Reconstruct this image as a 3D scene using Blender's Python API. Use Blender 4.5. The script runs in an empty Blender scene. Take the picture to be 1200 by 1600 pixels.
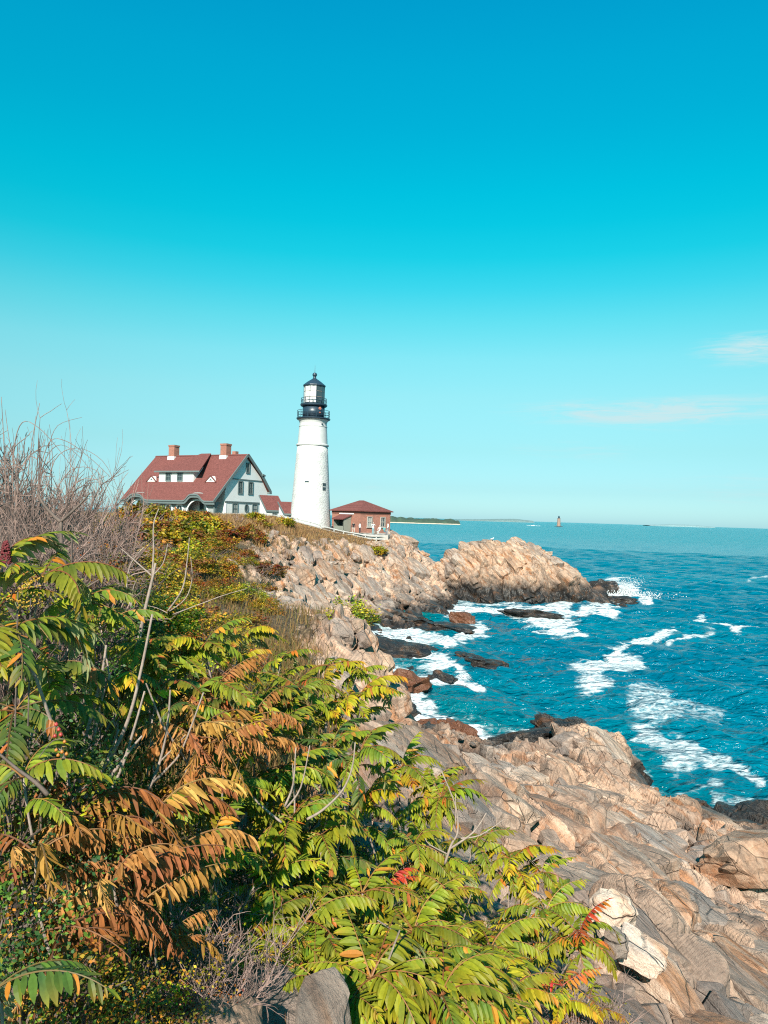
import bpy, math, random
import numpy as np
from mathutils import Vector, Matrix

random.seed(7); rng = np.random.default_rng(7)
sc = bpy.context.scene
COL = sc.collection

# ------------------------------------------------------------------ camera
F, EYE = 1186.0, 11.0                      # focal length in pixels of a 1200x1600 frame, eye height over the sea
CAM_M = Matrix.Rotation(math.pi/2 + math.radians(.362), 3, 'X') @ Matrix.Rotation(math.radians(1.75), 3, 'Z')
cam = bpy.data.cameras.new('camera'); cam_ob = bpy.data.objects.new('camera', cam); COL.objects.link(cam_ob)
cam.sensor_fit = 'VERTICAL'; cam.sensor_height = 24.0; cam.lens = 24.0*F/1600
cam.clip_start = .05; cam.clip_end = 90000
cam_ob.matrix_world = Matrix.Translation((0, 0, EYE)) @ CAM_M.to_4x4()
sc.camera = cam_ob

# ------------------------------------------------------------------ light, sky, exposure
SUN_EL = math.radians(35)
SUN_AZ = math.atan2(-.17, -.985)            # clockwise from +Y: behind the photographer and to the left
TO_SUN = Vector((math.sin(SUN_AZ)*math.cos(SUN_EL), math.cos(SUN_AZ)*math.cos(SUN_EL), math.sin(SUN_EL)))
sun = bpy.data.lights.new('sun', 'SUN'); sun.energy = 4.8; sun.angle = math.radians(.53); sun.color = (1, .93, .82)
sun_ob = bpy.data.objects.new('sun', sun); COL.objects.link(sun_ob)
sun_ob.rotation_euler = TO_SUN.to_track_quat('Z', 'Y').to_euler(); sun_ob.location = (-20, -30, 60)
sc.view_settings.view_transform = 'Standard'; sc.view_settings.look = 'None'
sc.view_settings.gamma = 1; sc.view_settings.exposure = 1.15; sc.view_settings.use_curve_mapping = False
sc.render.engine = 'CYCLES'
sc.cycles.max_bounces = 6; sc.cycles.diffuse_bounces = 3; sc.cycles.glossy_bounces = 3
sc.cycles.transmission_bounces = 4; sc.cycles.transparent_max_bounces = 6
sc.cycles.use_denoising = False; sc.cycles.filter_width = 1.15; sc.cycles.sample_clamp_direct = 2.5; sc.cycles.sample_clamp_indirect = 2.5
try: sc.cycles.denoiser = 'OPENIMAGEDENOISE'
except Exception: pass

class NT:
    """small helper to wire shader nodes"""
    def __init__(s, tree): s.t = tree; s.n = tree.nodes; s.l = tree.links
    def add(s, typ, inp=None, **kw):
        n = s.n.new('ShaderNode' + typ)
        for k, v in kw.items(): setattr(n, k, v)
        for k, v in (inp or {}).items():
            if hasattr(v, 'is_linked') or isinstance(v, bpy.types.NodeSocket): s.l.new(v, n.inputs[k])
            else: n.inputs[k].default_value = v
        return n
    def math(s, op, a, b=None, c=None, clamp=False):
        n = s.n.new('ShaderNodeMath'); n.operation = op; n.use_clamp = clamp
        for i, v in enumerate((a, b, c)):
            if v is None: continue
            if isinstance(v, bpy.types.NodeSocket): s.l.new(v, n.inputs[i])
            else: n.inputs[i].default_value = v
        return n.outputs[0]
    def mix(s, fac, a, b, blend='MIX'):
        n = s.n.new('ShaderNodeMix'); n.data_type = 'RGBA'; n.blend_type = blend
        for i, v in ((0, fac), (6, a), (7, b)):
            if isinstance(v, bpy.types.NodeSocket): s.l.new(v, n.inputs[i])
            elif i == 0: n.inputs[0].default_value = v
            else: n.inputs[i].default_value = (*v[:3], 1)
        return n.outputs[2]
    def ramp(s, fac, stops, interp='LINEAR'):
        n = s.n.new('ShaderNodeValToRGB'); n.color_ramp.interpolation = interp
        e = n.color_ramp.elements
        while len(e) < len(stops): e.new(1.0)
        for k, (p, c) in enumerate(stops):
            e[k].position = p
            e[k].color = (c, c, c, 1) if isinstance(c, (int, float)) else (*c[:3], 1)
        s.l.new(fac, n.inputs[0]); return n.outputs[0]
    def noise(s, vec, scale, detail=4, rough=.55, dist=0, out=0):
        n = s.add('TexNoise', {'Scale': scale, 'Detail': detail, 'Roughness': rough, 'Distortion': dist})
        if vec is not None: s.l.new(vec, n.inputs['Vector'])
        return n.outputs[out]
    def mapping(s, vec, scale=(1, 1, 1), rot=(0, 0, 0), loc=(0, 0, 0)):
        n = s.add('Mapping', {'Scale': scale, 'Rotation': rot, 'Location': loc}); s.l.new(vec, n.inputs['Vector']); return n.outputs[0]
    def bump(s, height, strength=.5, dist=.05, normal=None):
        n = s.add('Bump', {'Strength': strength, 'Distance': dist}); s.l.new(height, n.inputs['Height'])
        if normal is not None: s.l.new(normal, n.inputs['Normal'])
        return n.outputs[0]

world = bpy.data.worlds.new('World'); sc.world = world; world.use_nodes = True
w = NT(world.node_tree); w.n.clear()
sky = w.add('TexSky'); sky.sky_type = 'NISHITA'; sky.sun_disc = False
sky.sun_elevation = SUN_EL; sky.sun_rotation = SUN_AZ; sky.altitude = 0; sky.air_density = 1.0; sky.dust_density = .6; sky.ozone_density = 1.5
dirn = w.add('TexCoord').outputs['Generated']
sep = w.add('SeparateXYZ'); w.l.new(dirn, sep.inputs[0])
elev = w.math('ARCSINE', sep.outputs[2]); az = w.math('ARCTAN2', sep.outputs[0], sep.outputs[1])
e01 = w.math('MULTIPLY', elev, 1/1.5708, clamp=True)
SKY_TINT = w.ramp(e01, [(0.0, (0.689, 1.205, 1.688)), (0.025, (0.557, 0.947, 1.195)), (0.057, (0.609, 1.029, 1.027)), (0.1, (0.741, 1.311, 1.102)), (0.131, (0.692, 1.52, 1.21)), (0.161, (0.431, 1.659, 1.29)), (0.186, (0.19, 1.721, 1.367)), (0.21, (0.05, 1.78, 1.406)), (0.235, (0.012, 1.82, 1.47)), (0.257, (0.002, 1.85, 1.541)), (0.301, (0.002, 1.823, 1.647)), (0.342, (0.002, 1.86, 1.772)), (0.379, (0.002, 1.82, 1.85)), (1.0, (0.002, 1.72, 1.76))])
graded = w.mix(1.0, sky.outputs[0], SKY_TINT, 'MULTIPLY')
# thin cirrus, low in the sky
cv = w.add('CombineXYZ', {0: az, 1: elev, 2: 0.0}).outputs[0]
cn = w.noise(w.mapping(cv, (11, 95, 1)), 1.0, 12, .70, 1.0)
cm = w.noise(w.mapping(cv, (2.4, 15, 1), loc=(3.1, .35, 0)), 1.0, 2, .5)
def ell(a0, e0, sa, se, amp):
    a = w.math('POWER', w.math('DIVIDE', w.math('SUBTRACT', az, a0), sa), 2.0)
    b = w.math('POWER', w.math('DIVIDE', w.math('SUBTRACT', elev, e0), se), 2.0)
    return w.math('MULTIPLY', w.math('EXPONENT', w.math('MULTIPLY', w.math('ADD', a, b), -1.0)), amp)
R_ = math.radians
band = w.math('ADD', ell(R_(19.5), R_(8.0), R_(10), R_(1.15), 1.1), ell(R_(25.5), R_(12.0), R_(4), R_(1.2), 1.0))
band = w.math('ADD', band, ell(R_(14), R_(5.3), R_(8), R_(1.0), .45))
band = w.math('ADD', band, ell(R_(30), R_(2.6), R_(16), R_(2.0), .55))
band = w.math('ADD', band, ell(R_(-1), R_(2.2), R_(1.5), R_(.25), .5))
band = w.math('ADD', band, w.math('MULTIPLY', ell(R_(120), R_(9), R_(60), R_(4), .8), cm))
band = w.math('ADD', band, w.math('MULTIPLY', ell(R_(-110), R_(9), R_(60), R_(4), .8), cm))
wisp = w.ramp(w.math('MULTIPLY', band, w.math('ADD', w.math('MULTIPLY', cn, 1.5), -.28)), [(.13, 0), (.62, 1)], 'EASE')
clouded = w.mix(w.math('MULTIPLY', wisp, .9), graded, (5.4, 7.3, 7.6))
bg = w.add('Background', {'Strength': 0.0505}); w.l.new(clouded, bg.inputs[0])
wo = w.add('OutputWorld'); w.l.new(bg.outputs[0], wo.inputs[0])

# ------------------------------------------------------------------ helpers
def ray(u, v):
    d = CAM_M @ Vector(((u-600)/F, (800-v)/F, -1)); return d / d.y
def P(u, v, d):                            # a point of the place seen at photograph pixel (u, v), d metres ahead
    return Vector((0, 0, EYE)) + ray(u, v)*d
def PW(u, v, z=0.0):                       # a point on the level z
    r = ray(u, v); return Vector((0, 0, EYE)) + r*((z-EYE)/r.z)

def mesh_np(name, V, Q, smooth=False):
    V = np.asarray(V, np.float32); Q = np.asarray(Q, np.int32); k = Q.shape[1]
    me = bpy.data.meshes.new(name)
    me.vertices.add(len(V)); me.vertices.foreach_set('co', V.ravel())
    me.loops.add(Q.size); me.loops.foreach_set('vertex_index', Q.ravel())
    me.polygons.add(len(Q)); me.polygons.foreach_set('loop_start', np.arange(0, Q.size, k, dtype=np.int32))
    me.polygons.foreach_set('loop_total', np.full(len(Q), k, np.int32))
    me.polygons.foreach_set('use_smooth', np.full(len(Q), smooth))
    me.update(); me.validate(); return me
def attr_f(me, name, vals):
    a = me.attributes.new(name, 'FLOAT', 'POINT'); a.data.foreach_set('value', np.asarray(vals, np.float32))
def attr_c(me, vals):
    a = me.attributes.new('Col', 'FLOAT_COLOR', 'POINT'); v = np.asarray(vals, np.float32)
    if v.shape[1] == 3: v = np.hstack([v, np.ones((len(v), 1), np.float32)])
    a.data.foreach_set('color', v.ravel())
def link(name, data, m=None, parent=None, loc=None, rot=None, scale=None):
    o = bpy.data.objects.new(name, data); COL.objects.link(o)
    if m is not None and data is not None and not data.materials: data.materials.append(m)
    if parent is not None: o.parent = parent
    if loc is not None: o.location = loc
    if rot is not None: o.rotation_euler = rot
    if scale is not None: o.scale = scale if hasattr(scale, '__len__') else (scale,)*3
    return o
def tag(o, label=None, cat=None, group=None, kind=None):
    for k, v in (('label', label), ('category', cat), ('group', group), ('kind', kind)):
        if v: o[k] = v
    return o
def empty(name, loc=(0, 0, 0), rotz=0.0):
    o = bpy.data.objects.new(name, None); o.location = loc; o.rotation_euler = (0, 0, rotz); COL.objects.link(o); return o

class MB:
    """collects simple solids into one mesh"""
    def __init__(s): s.v = []; s.f = []; s.c = []
    def add(s, V, Fs, col=None):
        o = len(s.v); s.v += [tuple(p) for p in V]; s.f += [tuple(i+o for i in f) for f in Fs]
        s.c += [col or (1, 1, 1)]*len(V); return s
    def box(s, x0, x1, y0, y1, z0, z1, col=None):
        return s.add([(x, y, z) for z in (z0, z1) for y in (y0, y1) for x in (x0, x1)],
                     [(0, 2, 3, 1), (4, 5, 7, 6), (0, 1, 5, 4), (2, 6, 7, 3), (0, 4, 6, 2), (1, 3, 7, 5)], col)
    def prism(s, poly, n, d):              # closed polygon (list of 3-D points) extruded along n*d
        k = len(poly); off = Vector(n)*d; A = [Vector(p) for p in poly]
        return s.add(A + [p+off for p in A], [tuple(range(k))[::-1], tuple(range(k, 2*k))] + [(i, (i+1) % k, k+(i+1) % k, k+i) for i in range(k)])
    def bar(s, a, b, wd, ht, up=(0, 0, 1)):
        a, b = Vector(a), Vector(b); d = (b-a).normalized(); sx = d.cross(Vector(up)).normalized()*wd/2; sz = sx.cross(d).normalized()*ht/2
        V = [p + i*sx + j*sz for p in (a, b) for j in (-1, 1) for i in (-1, 1)]
        return s.add(V, [(0, 1, 3, 2), (4, 6, 7, 5), (0, 4, 5, 1), (2, 3, 7, 6), (0, 2, 6, 4), (1, 5, 7, 3)])
    def tube(s, pts, rad, n=6, col=None, cap=True):
        pts = [Vector(p) for p in pts]; k = len(pts)
        if not hasattr(rad, '__len__'): rad = [rad]*k
        V, Fs = [], []
        t0 = (pts[1]-pts[0]).normalized(); ref = Vector((0, 0, 1)) if abs(t0.z) < .9 else Vector((1, 0, 0))
        for i, p in enumerate(pts):
            t = (pts[min(i+1, k-1)]-pts[max(i-1, 0)])
            t = t.normalized() if t.length > 1e-9 else t0
            a = t.cross(ref); a = a.normalized() if a.length > 1e-6 else t.orthogonal().normalized(); b = t.cross(a)
            for j in range(n):
                th = 2*math.pi*j/n; V.append(p + (a*math.cos(th)+b*math.sin(th))*rad[i])
        for i in range(k-1):
            for j in range(n):
                Fs.append((i*n+j, i*n+(j+1) % n, (i+1)*n+(j+1) % n, (i+1)*n+j))
        if cap and n > 3: Fs += [tuple(range(n))[::-1], tuple((k-1)*n+j for j in range(n))]
        return s.add(V, Fs, col)
    def lathe(s, prof, n=32, c=(0, 0, 0), cap=True):
        V = [(c[0]+r*math.cos(2*math.pi*j/n), c[1]+r*math.sin(2*math.pi*j/n), c[2]+z) for r, z in prof for j in range(n)]
        k = len(prof)
        Fs = [(i*n+j, i*n+(j+1) % n, (i+1)*n+(j+1) % n, (i+1)*n+j) for i in range(k-1) for j in range(n)]
        if cap: Fs += [tuple(range(n))[::-1], tuple((k-1)*n+j for j in range(n))]
        return s.add(V, Fs)
    def mesh(s, name, smooth=False, colors=False):
        me = bpy.data.meshes.new(name); me.from_pydata(s.v, [], s.f); me.update()
        if smooth: me.polygons.foreach_set('use_smooth', [True]*len(me.polygons))
        if colors: attr_c(me, s.c)
        return me
    def build(s, name, m, parent=None, smooth=False, colors=False, loc=None):
        return link(name, s.mesh(name, smooth, colors), m, parent, loc)

# ------------------------------------------------------------------ numpy noise
def _h(i, j, k, s):
    h = (i.astype(np.uint32)*np.uint32(374761393) + j.astype(np.uint32)*np.uint32(668265263) + k.astype(np.uint32)*np.uint32(2147483647) + np.uint32(s*144269 + 1013))
    h = (h ^ (h >> np.uint32(13)))*np.uint32(1274126177); h = (h ^ (h >> np.uint32(16)))*np.uint32(2246822519); return h ^ (h >> np.uint32(15))
def _hf(i, j, k, s): return (_h(i, j, k, s) & np.uint32(0xffffff)).astype(np.float32)/np.float32(0xffffff)
def vnoise(p, s=0):
    p = np.asarray(p, np.float32); i = np.floor(p).astype(np.int64); f = p-i; f = f*f*(3-2*f); out = 0
    for a in (0, 1):
        wx = f[:, 0] if a else 1-f[:, 0]
        for b in (0, 1):
            wy = f[:, 1] if b else 1-f[:, 1]
            for c in (0, 1):
                wz = f[:, 2] if c else 1-f[:, 2]
                out = out + wx*wy*wz*_hf(i[:, 0]+a, i[:, 1]+b, i[:, 2]+c, s)
    return out*2-1
def fbm(p, o=4, s=0, g=.5, l=2.03):
    a, t = 1.0, 0
    for k in range(o): t = t + a*vnoise(np.asarray(p)*l**k, s+k*17); a *= g
    return t
def worley(p, s=0, jit=.9):
    """F1, F2, cell id (0..1), offset from the cell point"""
    p = np.asarray(p, np.float32); i = np.floor(p).astype(np.int64); n = len(p)
    f1 = np.full(n, 9, np.float32); f2 = f1.copy(); cid = np.zeros(n, np.float32); off = np.zeros((n, 3), np.float32)
    for a in (-1, 0, 1):
        for b in (-1, 0, 1):
            for c in (-1, 0, 1):
                x, y, z = i[:, 0]+a, i[:, 1]+b, i[:, 2]+c
                q = np.stack([x + .5 + jit*(_hf(x, y, z, s)-.5), y + .5 + jit*(_hf(x, y, z, s+1)-.5), z + .5 + jit*(_hf(x, y, z, s+2)-.5)], 1).astype(np.float32)
                dv = p-q; d = (dv*dv).sum(1); nw = d < f1
                f2 = np.where(nw, f1, np.minimum(f2, d)); cid = np.where(nw, _hf(x, y, z, s+3), cid); off[nw] = dv[nw]; f1 = np.where(nw, d, f1)
    return np.sqrt(f1), np.sqrt(f2), cid, off
def sstep(a, b, x): t = np.clip((x-a)/(b-a), 0, 1); return t*t*(3-2*t)

# bedding frame of the rock: a along the strike, c across the thin layers
BA = np.array([.40, -.91, -.12]); BA /= np.linalg.norm(BA)
BC = np.array([.86, .40, .38]); BC -= BA*(BC@BA); BC /= np.linalg.norm(BC); BB = np.cross(BC, BA)
BED = np.stack([BA, BB, BC], 1)            # world -> bedding: p @ BED
def soft_cells(p, s, k, tilt, jit=.9):
    """cells with their own level and tilt, blended over a narrow joint; also the joint depth"""
    p = np.asarray(p, np.float32); i = np.floor(p).astype(np.int64); n = len(p)
    num = np.zeros(n, np.float32); den = np.zeros(n, np.float32); f1 = np.full(n, 9, np.float32); f2 = f1.copy()
    for a in (-1, 0, 1):
        for b in (-1, 0, 1):
            for c in (-1, 0, 1):
                x, y, z = i[:, 0]+a, i[:, 1]+b, i[:, 2]+c
                h = _h(x, y, z, s); hx = (h & np.uint32(1023)).astype(np.float32)/1023-.5; hy = ((h >> np.uint32(10)) & np.uint32(1023)).astype(np.float32)/1023-.5; hz = ((h >> np.uint32(20)) & np.uint32(1023)).astype(np.float32)/1023-.5
                dx = p[:, 0]-(x+.5+jit*hx); dy = p[:, 1]-(y+.5+jit*hy); dz = p[:, 2]-(z+.5+jit*hz)
                d = np.sqrt(dx*dx+dy*dy+dz*dz); cid = _hf(x, y, z, s+3)
                v = cid-.5 + tilt*(dx*np.sin(cid*91)+dy*np.sin(cid*57+1)+dz*np.sin(cid*33+2))
                wt = np.exp(-k*np.minimum(d, 4)); num += wt*v; den += wt
                f2 = np.minimum(f2, np.maximum(f1, d)); f1 = np.minimum(f1, d)
    return num/np.maximum(den, 1e-20), f2-f1
def rock_disp(p, big=1.0, fine=True, amp=1.0):
    """blocky, layered displacement along the surface normal"""
    q = np.asarray(p) @ BED
    q = q + .14*np.stack([fbm(p*.5, 2, 5), fbm(p*.5, 2, 6), fbm(p*.5, 2, 7)], 1)*big
    d = np.zeros(len(p), np.float32)
    for (sx, sy, sz, am, tilt, cr, cw_, k, s) in ((3.6, 2.2, 1.7, .95, .55, .42, .07, 36, 11), (1.3, .95, .62, .34, .60, .22, .08, 25, 31), (.5, .42, .28, .09, .5, .05, .10, 15, 51)):
        if sx < .9 and not fine: continue
        v, gap = soft_cells(q/np.array([sx, sy, sz])/big, s, k, tilt)
        d += big*amp*(am*v - cr*np.exp(-(gap/cw_)**2))
    d += big*amp*.07*fbm(p*1.7, 3, 77)
    return d
# ------------------------------------------------------------------ materials
def new_mat(name):
    m = bpy.data.materials.new(name); m.use_nodes = True; t = NT(m.node_tree); b = t.n['Principled BSDF']; return m, t, b
K_ = .64                                   # paints and stones scaled under their textbook values to suit the exposure
def plain(name, col, rough=.7, metal=0, var=.12, scale=3.0, bumpy=0.0, spec=None):
    col = tuple(c*K_ for c in col)
    m, t, b = new_mat(name); g = t.add('NewGeometry').outputs['Position']
    n = t.noise(g, scale, 5, .6)
    lo = tuple(c*(1-var) for c in col); hi = tuple(min(1, c*(1+var)) for c in col)
    t.l.new(t.ramp(n, [(.3, lo), (.7, hi)]), b.inputs['Base Color'])
    b.inputs['Roughness'].default_value = rough; b.inputs['Metallic'].default_value = metal
    if spec is not None: b.inputs['Specular IOR Level'].default_value = spec
    if bumpy: t.l.new(t.bump(t.noise(g, scale*6, 4), .6, bumpy), b.inputs['Normal'])
    return m

def rock_mat(name, dry=True, soil=False, tone=(1, 1, 1), wet_z=(.5, 1.9), reddish=.0):
    m, t, b = new_mat(name); pos = t.add('NewGeometry').outputs['Position']
    # into the bedding frame
    dots = [t.add('VectorMath', {0: pos, 1: tuple(BED[:, k])}, operation='DOT_PRODUCT').outputs['Value'] for k in range(3)]
    q = t.add('CombineXYZ', {0: dots[0], 1: dots[1], 2: dots[2]}).outputs[0]
    wob = t.noise(pos, .8, 4, .6, out=1)
    q = t.add('VectorMath', {0: q, 1: t.add('VectorMath', {0: wob, 'Scale': .16}, operation='SCALE').outputs[0]}, operation='ADD').outputs[0]
    streak = t.noise(t.mapping(q, (.95, 1.6, 3.2)), 1.0, 11, .76, .15)
    fine = t.noise(t.mapping(q, (5.5, 8, 14)), 1.0, 8, .76, .2)
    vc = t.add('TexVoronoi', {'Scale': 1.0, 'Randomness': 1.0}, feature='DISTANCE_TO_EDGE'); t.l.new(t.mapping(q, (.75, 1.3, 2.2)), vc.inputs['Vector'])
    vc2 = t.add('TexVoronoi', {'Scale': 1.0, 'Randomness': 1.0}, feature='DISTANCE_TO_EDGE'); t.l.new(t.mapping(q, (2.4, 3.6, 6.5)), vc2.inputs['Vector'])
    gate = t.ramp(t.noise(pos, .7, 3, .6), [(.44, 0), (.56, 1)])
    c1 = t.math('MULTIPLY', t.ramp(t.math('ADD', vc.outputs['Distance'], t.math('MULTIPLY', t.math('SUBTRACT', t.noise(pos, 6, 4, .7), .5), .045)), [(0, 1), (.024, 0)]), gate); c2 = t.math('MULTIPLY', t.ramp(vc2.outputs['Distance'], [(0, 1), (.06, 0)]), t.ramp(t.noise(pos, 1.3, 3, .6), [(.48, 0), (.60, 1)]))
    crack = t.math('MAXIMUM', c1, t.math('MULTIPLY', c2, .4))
    blot = t.noise(pos, .33, 6, .62, .4); grain = t.noise(pos, 28, 4, .7)
    c = t.ramp(streak, [(.30, (.10, .082, .072)), (.41, (.25, .20, .165)), (.50, (.40, .315, .255)), (.62, (.52, .43, .36)), (.78, (.62, .55, .48))])
    grey = t.ramp(blot, [(.44, 0), (.60, 1)])
    c = t.mix(t.math('MULTIPLY', grey, .8), c, t.mix(.55, c, (.40, .385, .37)))
    pink = t.ramp(t.noise(pos, .55, 4, .6, .3), [(.50, 0), (.68, 1)])
    c = t.mix(t.math('MULTIPLY', pink, .28), c, t.mix(1, c, (1.12, .86, .74), 'MULTIPLY'))
    rust_m = t.math('MULTIPLY', t.ramp(t.noise(t.mapping(q, (.22, .8, 2.6), loc=(5, 2, 1)), 1.0, 5, .6, .5), [(.51, 0), (.64, 1)]), .8)
    c = t.mix(rust_m, c, t.ramp(fine, [(.3, (.12, .045, .016)), (.7, (.46, .22, .085))]))
    stain = t.ramp(t.noise(t.mapping(q, (.16, .3, .55), loc=(3, 7, 2)), 1.0, 8, .72, .3), [(.47, 0), (.62, 1)])
    c = t.mix(t.math('MULTIPLY', stain, .78), c, t.ramp(fine, [(.3, (.085, .075, .072)), (.7, (.27, .24, .225))]))
    lich = t.ramp(t.noise(pos, 2.3, 9, .75, .3), [(.58, 0), (.68, 1)])
    c = t.mix(t.math('MULTIPLY', lich, .55), c, (.10, .09, .078))
    c = t.mix(.55, c, t.mix(1, c, t.ramp(grain, [(.2, .62), (.8, 1.3)]), 'MULTIPLY'))
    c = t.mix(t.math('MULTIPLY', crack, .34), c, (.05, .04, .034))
    c = t.mix(1, c, tuple(k*j for k, j in zip(tone, (.99, .93, .90))), 'MULTIPLY')
    oi = t.add('ObjectInfo').outputs['Random']
    c = t.mix(1, c, t.ramp(oi, [(0, (.62, .60, .60)), (.25, (.98, .92, .86)), (.45, (.80, .79, .79)), (.62, (1.08, .97, .88)), (.8, (.92, .74, .60)), (1, (1.12, 1.07, 1.0))]), 'MULTIPLY')
    crk = t.math('SUBTRACT', fine, t.math('MULTIPLY', crack, 1.3))
    # tide mark: dark algae and wet rock near the sea
    sp = t.add('SeparateXYZ'); t.l.new(pos, sp.inputs[0])
    tide = t.math('ADD', sp.outputs[2], t.math('MULTIPLY', t.math('SUBTRACT', t.noise(pos, .45, 5, .65), .5), -3.4))
    wet = t.ramp(t.math('MULTIPLY', t.math('SUBTRACT', tide, wet_z[0]), 1/(wet_z[1]-wet_z[0]), clamp=True), [(0, 1), (1, 0)], 'EASE')
    alg = t.ramp(t.noise(pos, 1.1, 6, .7, .4), [(.36, (.010, .011, .013)), (.55, (.028, .022, .018)), (.66, (.085, .036, .016)), (.82, (.17, .09, .045))])
    if reddish: alg = t.mix(reddish, alg, (.16, .055, .022))
    c = t.mix(wet, c, alg)
    rgh = t.math('ADD', t.math('MULTIPLY', wet, -.52), .88)
    if soil:
        at = t.add('Attribute', attribute_name='soil').outputs['Fac']
        sm = t.ramp(t.math('ADD', at, t.math('MULTIPLY', t.math('SUBTRACT', t.noise(pos, 1.6, 6, .7), .5), .9)), [(.42, 0), (.58, 1)])
        sc_ = t.ramp(t.noise(pos, 7, 6, .7), [(.25, (.028, .018, .010)), (.5, (.085, .055, .030)), (.7, (.20, .14, .075)), (.85, (.27, .20, .11))])
        c = t.mix(sm, c, sc_)
    t.l.new(c, b.inputs['Base Color']); t.l.new(rgh, b.inputs['Roughness'])
    hgt = t.math('ADD', t.math('MULTIPLY', streak, .6), t.math('ADD', t.math('MULTIPLY', crk, .3), t.math('MULTIPLY', grain, .08)))
    t.l.new(t.bump(hgt, .95, .15), b.inputs['Normal'])
    b.inputs['Specular IOR Level'].default_value = .35
    return m
M = {}
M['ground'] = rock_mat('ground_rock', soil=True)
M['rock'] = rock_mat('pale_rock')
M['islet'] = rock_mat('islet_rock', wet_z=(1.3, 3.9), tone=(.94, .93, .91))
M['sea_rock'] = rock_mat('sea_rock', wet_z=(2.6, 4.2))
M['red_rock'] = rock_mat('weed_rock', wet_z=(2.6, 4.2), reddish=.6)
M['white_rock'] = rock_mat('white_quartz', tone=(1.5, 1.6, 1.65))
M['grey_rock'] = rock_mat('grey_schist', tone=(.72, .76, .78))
M['white'] = plain('white_paint', (.92, .91, .89), .55, var=.04, scale=.8)
M['trim'] = plain('grey_green_trim', (.15, .19, .19), .6, var=.1)
M['greywall'] = plain('grey_wall', (.34, .36, .35), .75, var=.08)
M['sage'] = plain('sage_paint', (.27, .28, .235), .7, var=.08)
M['black'] = plain('black_iron', (.026, .050, .078), .38, var=.2)
M['darkvoid'] = plain('dark_interior', (.02, .025, .03), .8)
M['stone_white'] = plain('whitewashed_stone', (.68, .665, .645), .85, var=.12, scale=.75, bumpy=.22)
M['fence'] = plain('weathered_fence', (.52, .51, .49), .8, var=.2, scale=6)
M['blue_glass'] = plain('window_pane', (.05, .075, .085), .12, var=.3)
M['blind'] = plain('window_blind', (.34, .36, .34), .7, var=.1)
M['concrete'] = plain('pale_concrete', (.46, .42, .38), .85, var=.15)
M['lens'] = plain('lantern_sunlit_pane', (.86, .82, .78), .45, var=.03)  # white colour standing for sun on the lantern panes
M['bark'] = plain('grey_bark', (.36, .275, .225), .85, var=.28, scale=16, bumpy=.004)
M['bark_dark'] = plain('brown_bark', (.15, .105, .085), .85, var=.35, scale=14, bumpy=.004)
M['twig'] = plain('grey_twig', (.27, .175, .145), .85, var=.45, scale=5)
M['fruit'] = plain('sumac_fruit', (.16, .012, .016), .8, var=.4, scale=60)
M['hip_red'] = plain('rose_hip_red', (.42, .04, .03), .5, var=.2, scale=20)
M['hip_orange'] = plain('rose_hip_orange', (.50, .17, .02), .5, var=.2, scale=20)

def shingle_mat(name, col):
    m, t, b = new_mat(name); o = t.add('TexCoord').outputs['Object']
    br = t.add('TexBrick', {'Scale': 3.2, 'Mortar Size': .012, 'Color1': (*[c*.84 for c in col], 1), 'Color2': (*[c*1.2 for c in col], 1), 'Mortar': (*[c*.5 for c in col], 1), 'Brick Width': .5, 'Row Height': .28})
    t.l.new(t.mapping(o, (1, 1, 1), (math.radians(90), 0, 0)), br.inputs['Vector'])
    n = t.noise(o, 3.0, 6, .7)
    c = t.mix(.6, br.outputs[0], t.mix(1, br.outputs[0], t.ramp(n, [(.3, .62), (.7, 1.32)]), 'MULTIPLY'))
    t.l.new(c, b.inputs['Base Color']); b.inputs['Roughness'].default_value = .9; b.inputs['Specular IOR Level'].default_value = .2
    t.l.new(t.bump(br.outputs[1], -.5, .03), b.inputs['Normal']); return m
M['roof'] = shingle_mat('red_shingle', (.135, .046, .040))
def brick_mat(name, col):
    m, t, b = new_mat(name); o = t.add('TexCoord').outputs['Object']
    sp = t.add('SeparateXYZ'); t.l.new(o, sp.inputs[0])
    v = t.add('CombineXYZ', {0: t.math('ADD', sp.outputs[0], sp.outputs[1]), 1: sp.outputs[2], 2: 0.0}).outputs[0]
    br = t.add('TexBrick', {'Scale': 1.0, 'Mortar Size': .009, 'Color1': (*[c*.8 for c in col], 1), 'Color2': (*[c*1.22 for c in col], 1), 'Mortar': (.21, .13, .10, 1), 'Brick Width': .22, 'Row Height': .075})
    t.l.new(v, br.inputs['Vector']); n = t.noise(o, 1.2, 6, .7)
    t.l.new(t.mix(.6, br.outputs[0], t.mix(1, br.outputs[0], t.ramp(n, [(.3, .7), (.7, 1.3)]), 'MULTIPLY')), b.inputs['Base Color'])
    b.inputs['Roughness'].default_value = .9; t.l.new(t.bump(br.outputs[1], -.4, .01), b.inputs['Normal']); return m
M['brick'] = brick_mat('red_brick', (.26, .095, .064))

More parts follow.
